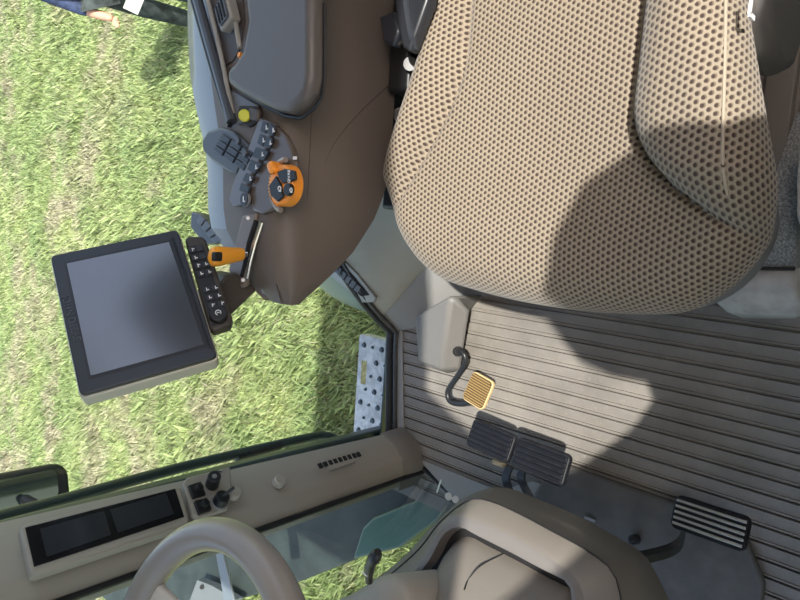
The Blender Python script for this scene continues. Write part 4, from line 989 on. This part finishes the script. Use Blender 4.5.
# person standing on the grass
def person():
    base = A(212, 14, 'z', GZ); bx, by = base.x, base.y
    t = thing('person', 'person in navy top and dark trousers holding a pale sheet, standing on the grass', 'person', (bx, by, GZ))
    fwd = Vector((.75, .66, 0)).normalized(); lf = Vector((-fwd.y, fwd.x, 0))
    def W(f, l, z): return base + fwd * f + lf * l + Vector((0, 0, z))
    def skin(name, verts, edges, m, parent, rootv=0, sub=2):
        me = bpy.data.meshes.new(name); me.from_pydata([v[0] for v in verts], edges, []); 
        o = bpy.data.objects.new(name, me); link(o); s = o.modifiers.new('skin', 'SKIN'); s.use_smooth_shade = True
        for i, v in enumerate(verts):
            r = v[1]; me.skin_vertices[0].data[i].radius = (r, r) if not isinstance(r, tuple) else r; me.skin_vertices[0].data[i].use_root = (i == rootv)
        u = o.modifiers.new('sub', 'SUBSURF'); u.levels = sub; u.render_levels = sub
        dg = bpy.context.evaluated_depsgraph_get(); ev = bpy.data.meshes.new_from_object(o.evaluated_get(dg)); bpy.data.objects.remove(o)
        return finish(name, ev, m, parent, angle=180)
    # continuous body
    V = [(W(0, 0, .95), (.15, .12)), (W(.0, 0, 1.12), (.145, .11)), (W(.01, 0, 1.30), (.17, .12)), (W(.0, 0, 1.45), (.12, .09)), (W(.02, 0, 1.53), .055), (W(.03, 0, 1.62), (.075, .085)), (W(.03, 0, 1.72), (.07, .08)),
         (W(0, .10, .88), .09), (W(.04, .11, .50), .062), (W(.0, .11, .09), .042), (W(.13, .13, .035), .038),
         (W(0, -.10, .88), .09), (W(.02, -.11, .50), .062), (W(-.03, -.12, .09), .042), (W(.10, -.14, .035), .038),
         (W(.0, .19, 1.42), .058), (W(-.02, .26, 1.14), .044), (W(.12, .22, .86), .036), (W(.19, .18, .76), .026),
         (W(.0, -.19, 1.42), .058), (W(-.02, -.26, 1.14), .044), (W(.14, -.20, .87), .036), (W(.21, -.15, .78), .026)]
    E = [(0, 1), (1, 2), (2, 3), (3, 4), (4, 5), (5, 6), (0, 7), (7, 8), (8, 9), (9, 10), (0, 11), (11, 12), (12, 13), (13, 14), (3, 15), (15, 16), (16, 17), (17, 18), (3, 19), (19, 20), (20, 21), (21, 22)]
    skin('body', V, E, SKIN, t)
    up_ = [(p, (r[0] + .018, r[1] + .018) if isinstance(r, tuple) else r + .016) for p, r in V]
    skin('top', [up_[0], up_[1], up_[2], up_[3], up_[15], up_[16], (V[17][0].lerp(V[16][0], .1), .048), up_[19], up_[20], (V[21][0].lerp(V[20][0], .1), .048)], [(0, 1), (1, 2), (2, 3), (3, 4), (4, 5), (5, 6), (3, 7), (7, 8), (8, 9)], JEANS, t)
    skin('trousers', [(V[0][0], (.165, .135)), up_[7], up_[8], (V[9][0], .065), up_[11], up_[12], (V[13][0], .065)], [(0, 1), (1, 2), (2, 3), (0, 4), (4, 5), (5, 6)], TROUS, t)
    for k in (9, 13):
        a = V[k][0]; b = V[k + 1][0]; skin('shoe', [(a + Vector((0, 0, -.02)), .055), (a.lerp(b, .5) + Vector((0, 0, -.02)), .048), (b + fwd * .05, .04)], [(0, 1), (1, 2)], BLACK, t, 0, 1)
    for wr, s in ((18, 1), (22, -1)):
        w = V[wr][0]
        for i in range(4):
            o_ = lf * (.012 * (i - 1.5)); L_ = (.07, .08, .076, .06)[i]
            skin('finger', [(w + o_ * .6, .010), (w + o_ + fwd * L_ * .55 + Vector((0, 0, .005)), .009), (w + o_ + fwd * L_ + Vector((0, 0, -.02)), .008)], [(0, 1), (1, 2)], SKIN, t, 0, 1)
        skin('thumb', [(w, .011), (w + fwd * .03 - lf * s * .03, .0095), (w + fwd * .055 - lf * s * .03, .008)], [(0, 1), (1, 2)], SKIN, t, 0, 1)
    bm = bmesh.new(); bmesh.ops.create_uvsphere(bm, u_segments=20, v_segments=14, radius=.1, matrix=Matrix.Translation(W(.0, 0, 1.72)) @ Matrix.Diagonal((1, .92, 1.0, 1))); obj('hair', bm, HAIR, t)
    bm = bmesh.new()
    for s in (1, -1): bmesh.ops.create_uvsphere(bm, u_segments=8, v_segments=6, radius=.010, matrix=Matrix.Translation(W(.105, .03 * s, 1.655)))
    cyl(bm, W(.10, 0, 1.65), W(.128, 0, 1.615), .008, .014, 10); obj('face_features', bm, SKIN, t)
    pp = W(.29, .06, .73)
    bm = bmesh.new(); box(bm, (0, 0, 0), (.10, .13, .004), frame(pp, fwd * -.3 + Vector((0, 0, .9)), lf)); o = obj('paper_sheet', bm, PAPER, None); o['label'] = 'pale paper sheet held in the hands of the standing person'; o['category'] = 'paper'
    return base
person()

# ------------------------------------------------------------------ ROOF, rear of the cab, added shade panel
bm = bmesh.new(); prism(bm, [(x, y, 1.62) for x, y in ((-1.05, -1.13), (.95, -1.13), (.95, .28), (.16, .28), (.08, .11), (-1.05, .11))], (0, 0, 1), .06); struct('ceiling', bm, CEILM, bevel=.015)  # left edge pushed out at the front, shaped to shade the pedestal
# unseen panel added behind the camera, top edge humped to shade seat and floor
prof = [(-1.0, -.1), (-1.0, .80), (-.47, 1.06), (-.33, 1.06), (-.28, 1.0), (-.235, 1.02), (-.225, 1.12), (-.245, 1.22), (-.225, 1.31), (-.17, 1.36), (-.10, 1.37), (-.07, 1.30), (-.03, 1.25), (.02, 1.18), (.05, 1.08), (.065, .98), (.10, .955), (.15, 1.0), (.215, 1.12), (.26, 1.25), (.32, 1.42), (.42, 1.61), (.95, 1.61), (.95, -.1)]
bm = bmesh.new(); prism(bm, [(x, .200, z) for x, z in prof], (0, 1, 0), .03); o = struct('shade_panel_1', bm, TAUPE, bevel=.006)
bm = bmesh.new(); box(bm, (-1.02, -.55, .30), (.05, 1.1, 1.4)); struct('wall_back', bm, CREAM)

# ------------------------------------------------------------------ LIGHT
w = bpy.data.worlds.new('world'); SC.world = w; w.use_nodes = True; nt = w.node_tree
sky = nt.nodes.new('ShaderNodeTexSky'); sky.sky_type = 'NISHITA'; sky.sun_disc = False
sun_dir = Vector((-.205, .73, 1.12)).normalized()
sky.sun_elevation = math.asin(sun_dir.z); sky.sun_rotation = math.atan2(sun_dir.x, sun_dir.y)
sky.dust_density = 2.5; sky.air_density = 1.0
mxw = nt.nodes.new('ShaderNodeMixRGB'); mxw.blend_type = 'MULTIPLY'; mxw.inputs[0].default_value = 1; mxw.inputs[2].default_value = (1.0, .90, .82, 1)
nt.links.new(sky.outputs[0], mxw.inputs[1])
nt.links.new(mxw.outputs[0], nt.nodes['Background'].inputs[0]); nt.nodes['Background'].inputs[1].default_value = .42
sl = bpy.data.lights.new('sun', 'SUN'); sl.energy = 6.6; sl.angle = math.radians(.8); sl.color = (1, .96, .90)
so = link(bpy.data.objects.new('sun', sl)); so.rotation_euler = sun_dir.to_track_quat('Z', 'Y').to_euler()
SC.view_settings.view_transform = 'Standard'; SC.view_settings.look = 'None'; SC.view_settings.gamma = 1; SC.view_settings.exposure = .30
SC.view_settings.use_curve_mapping = False
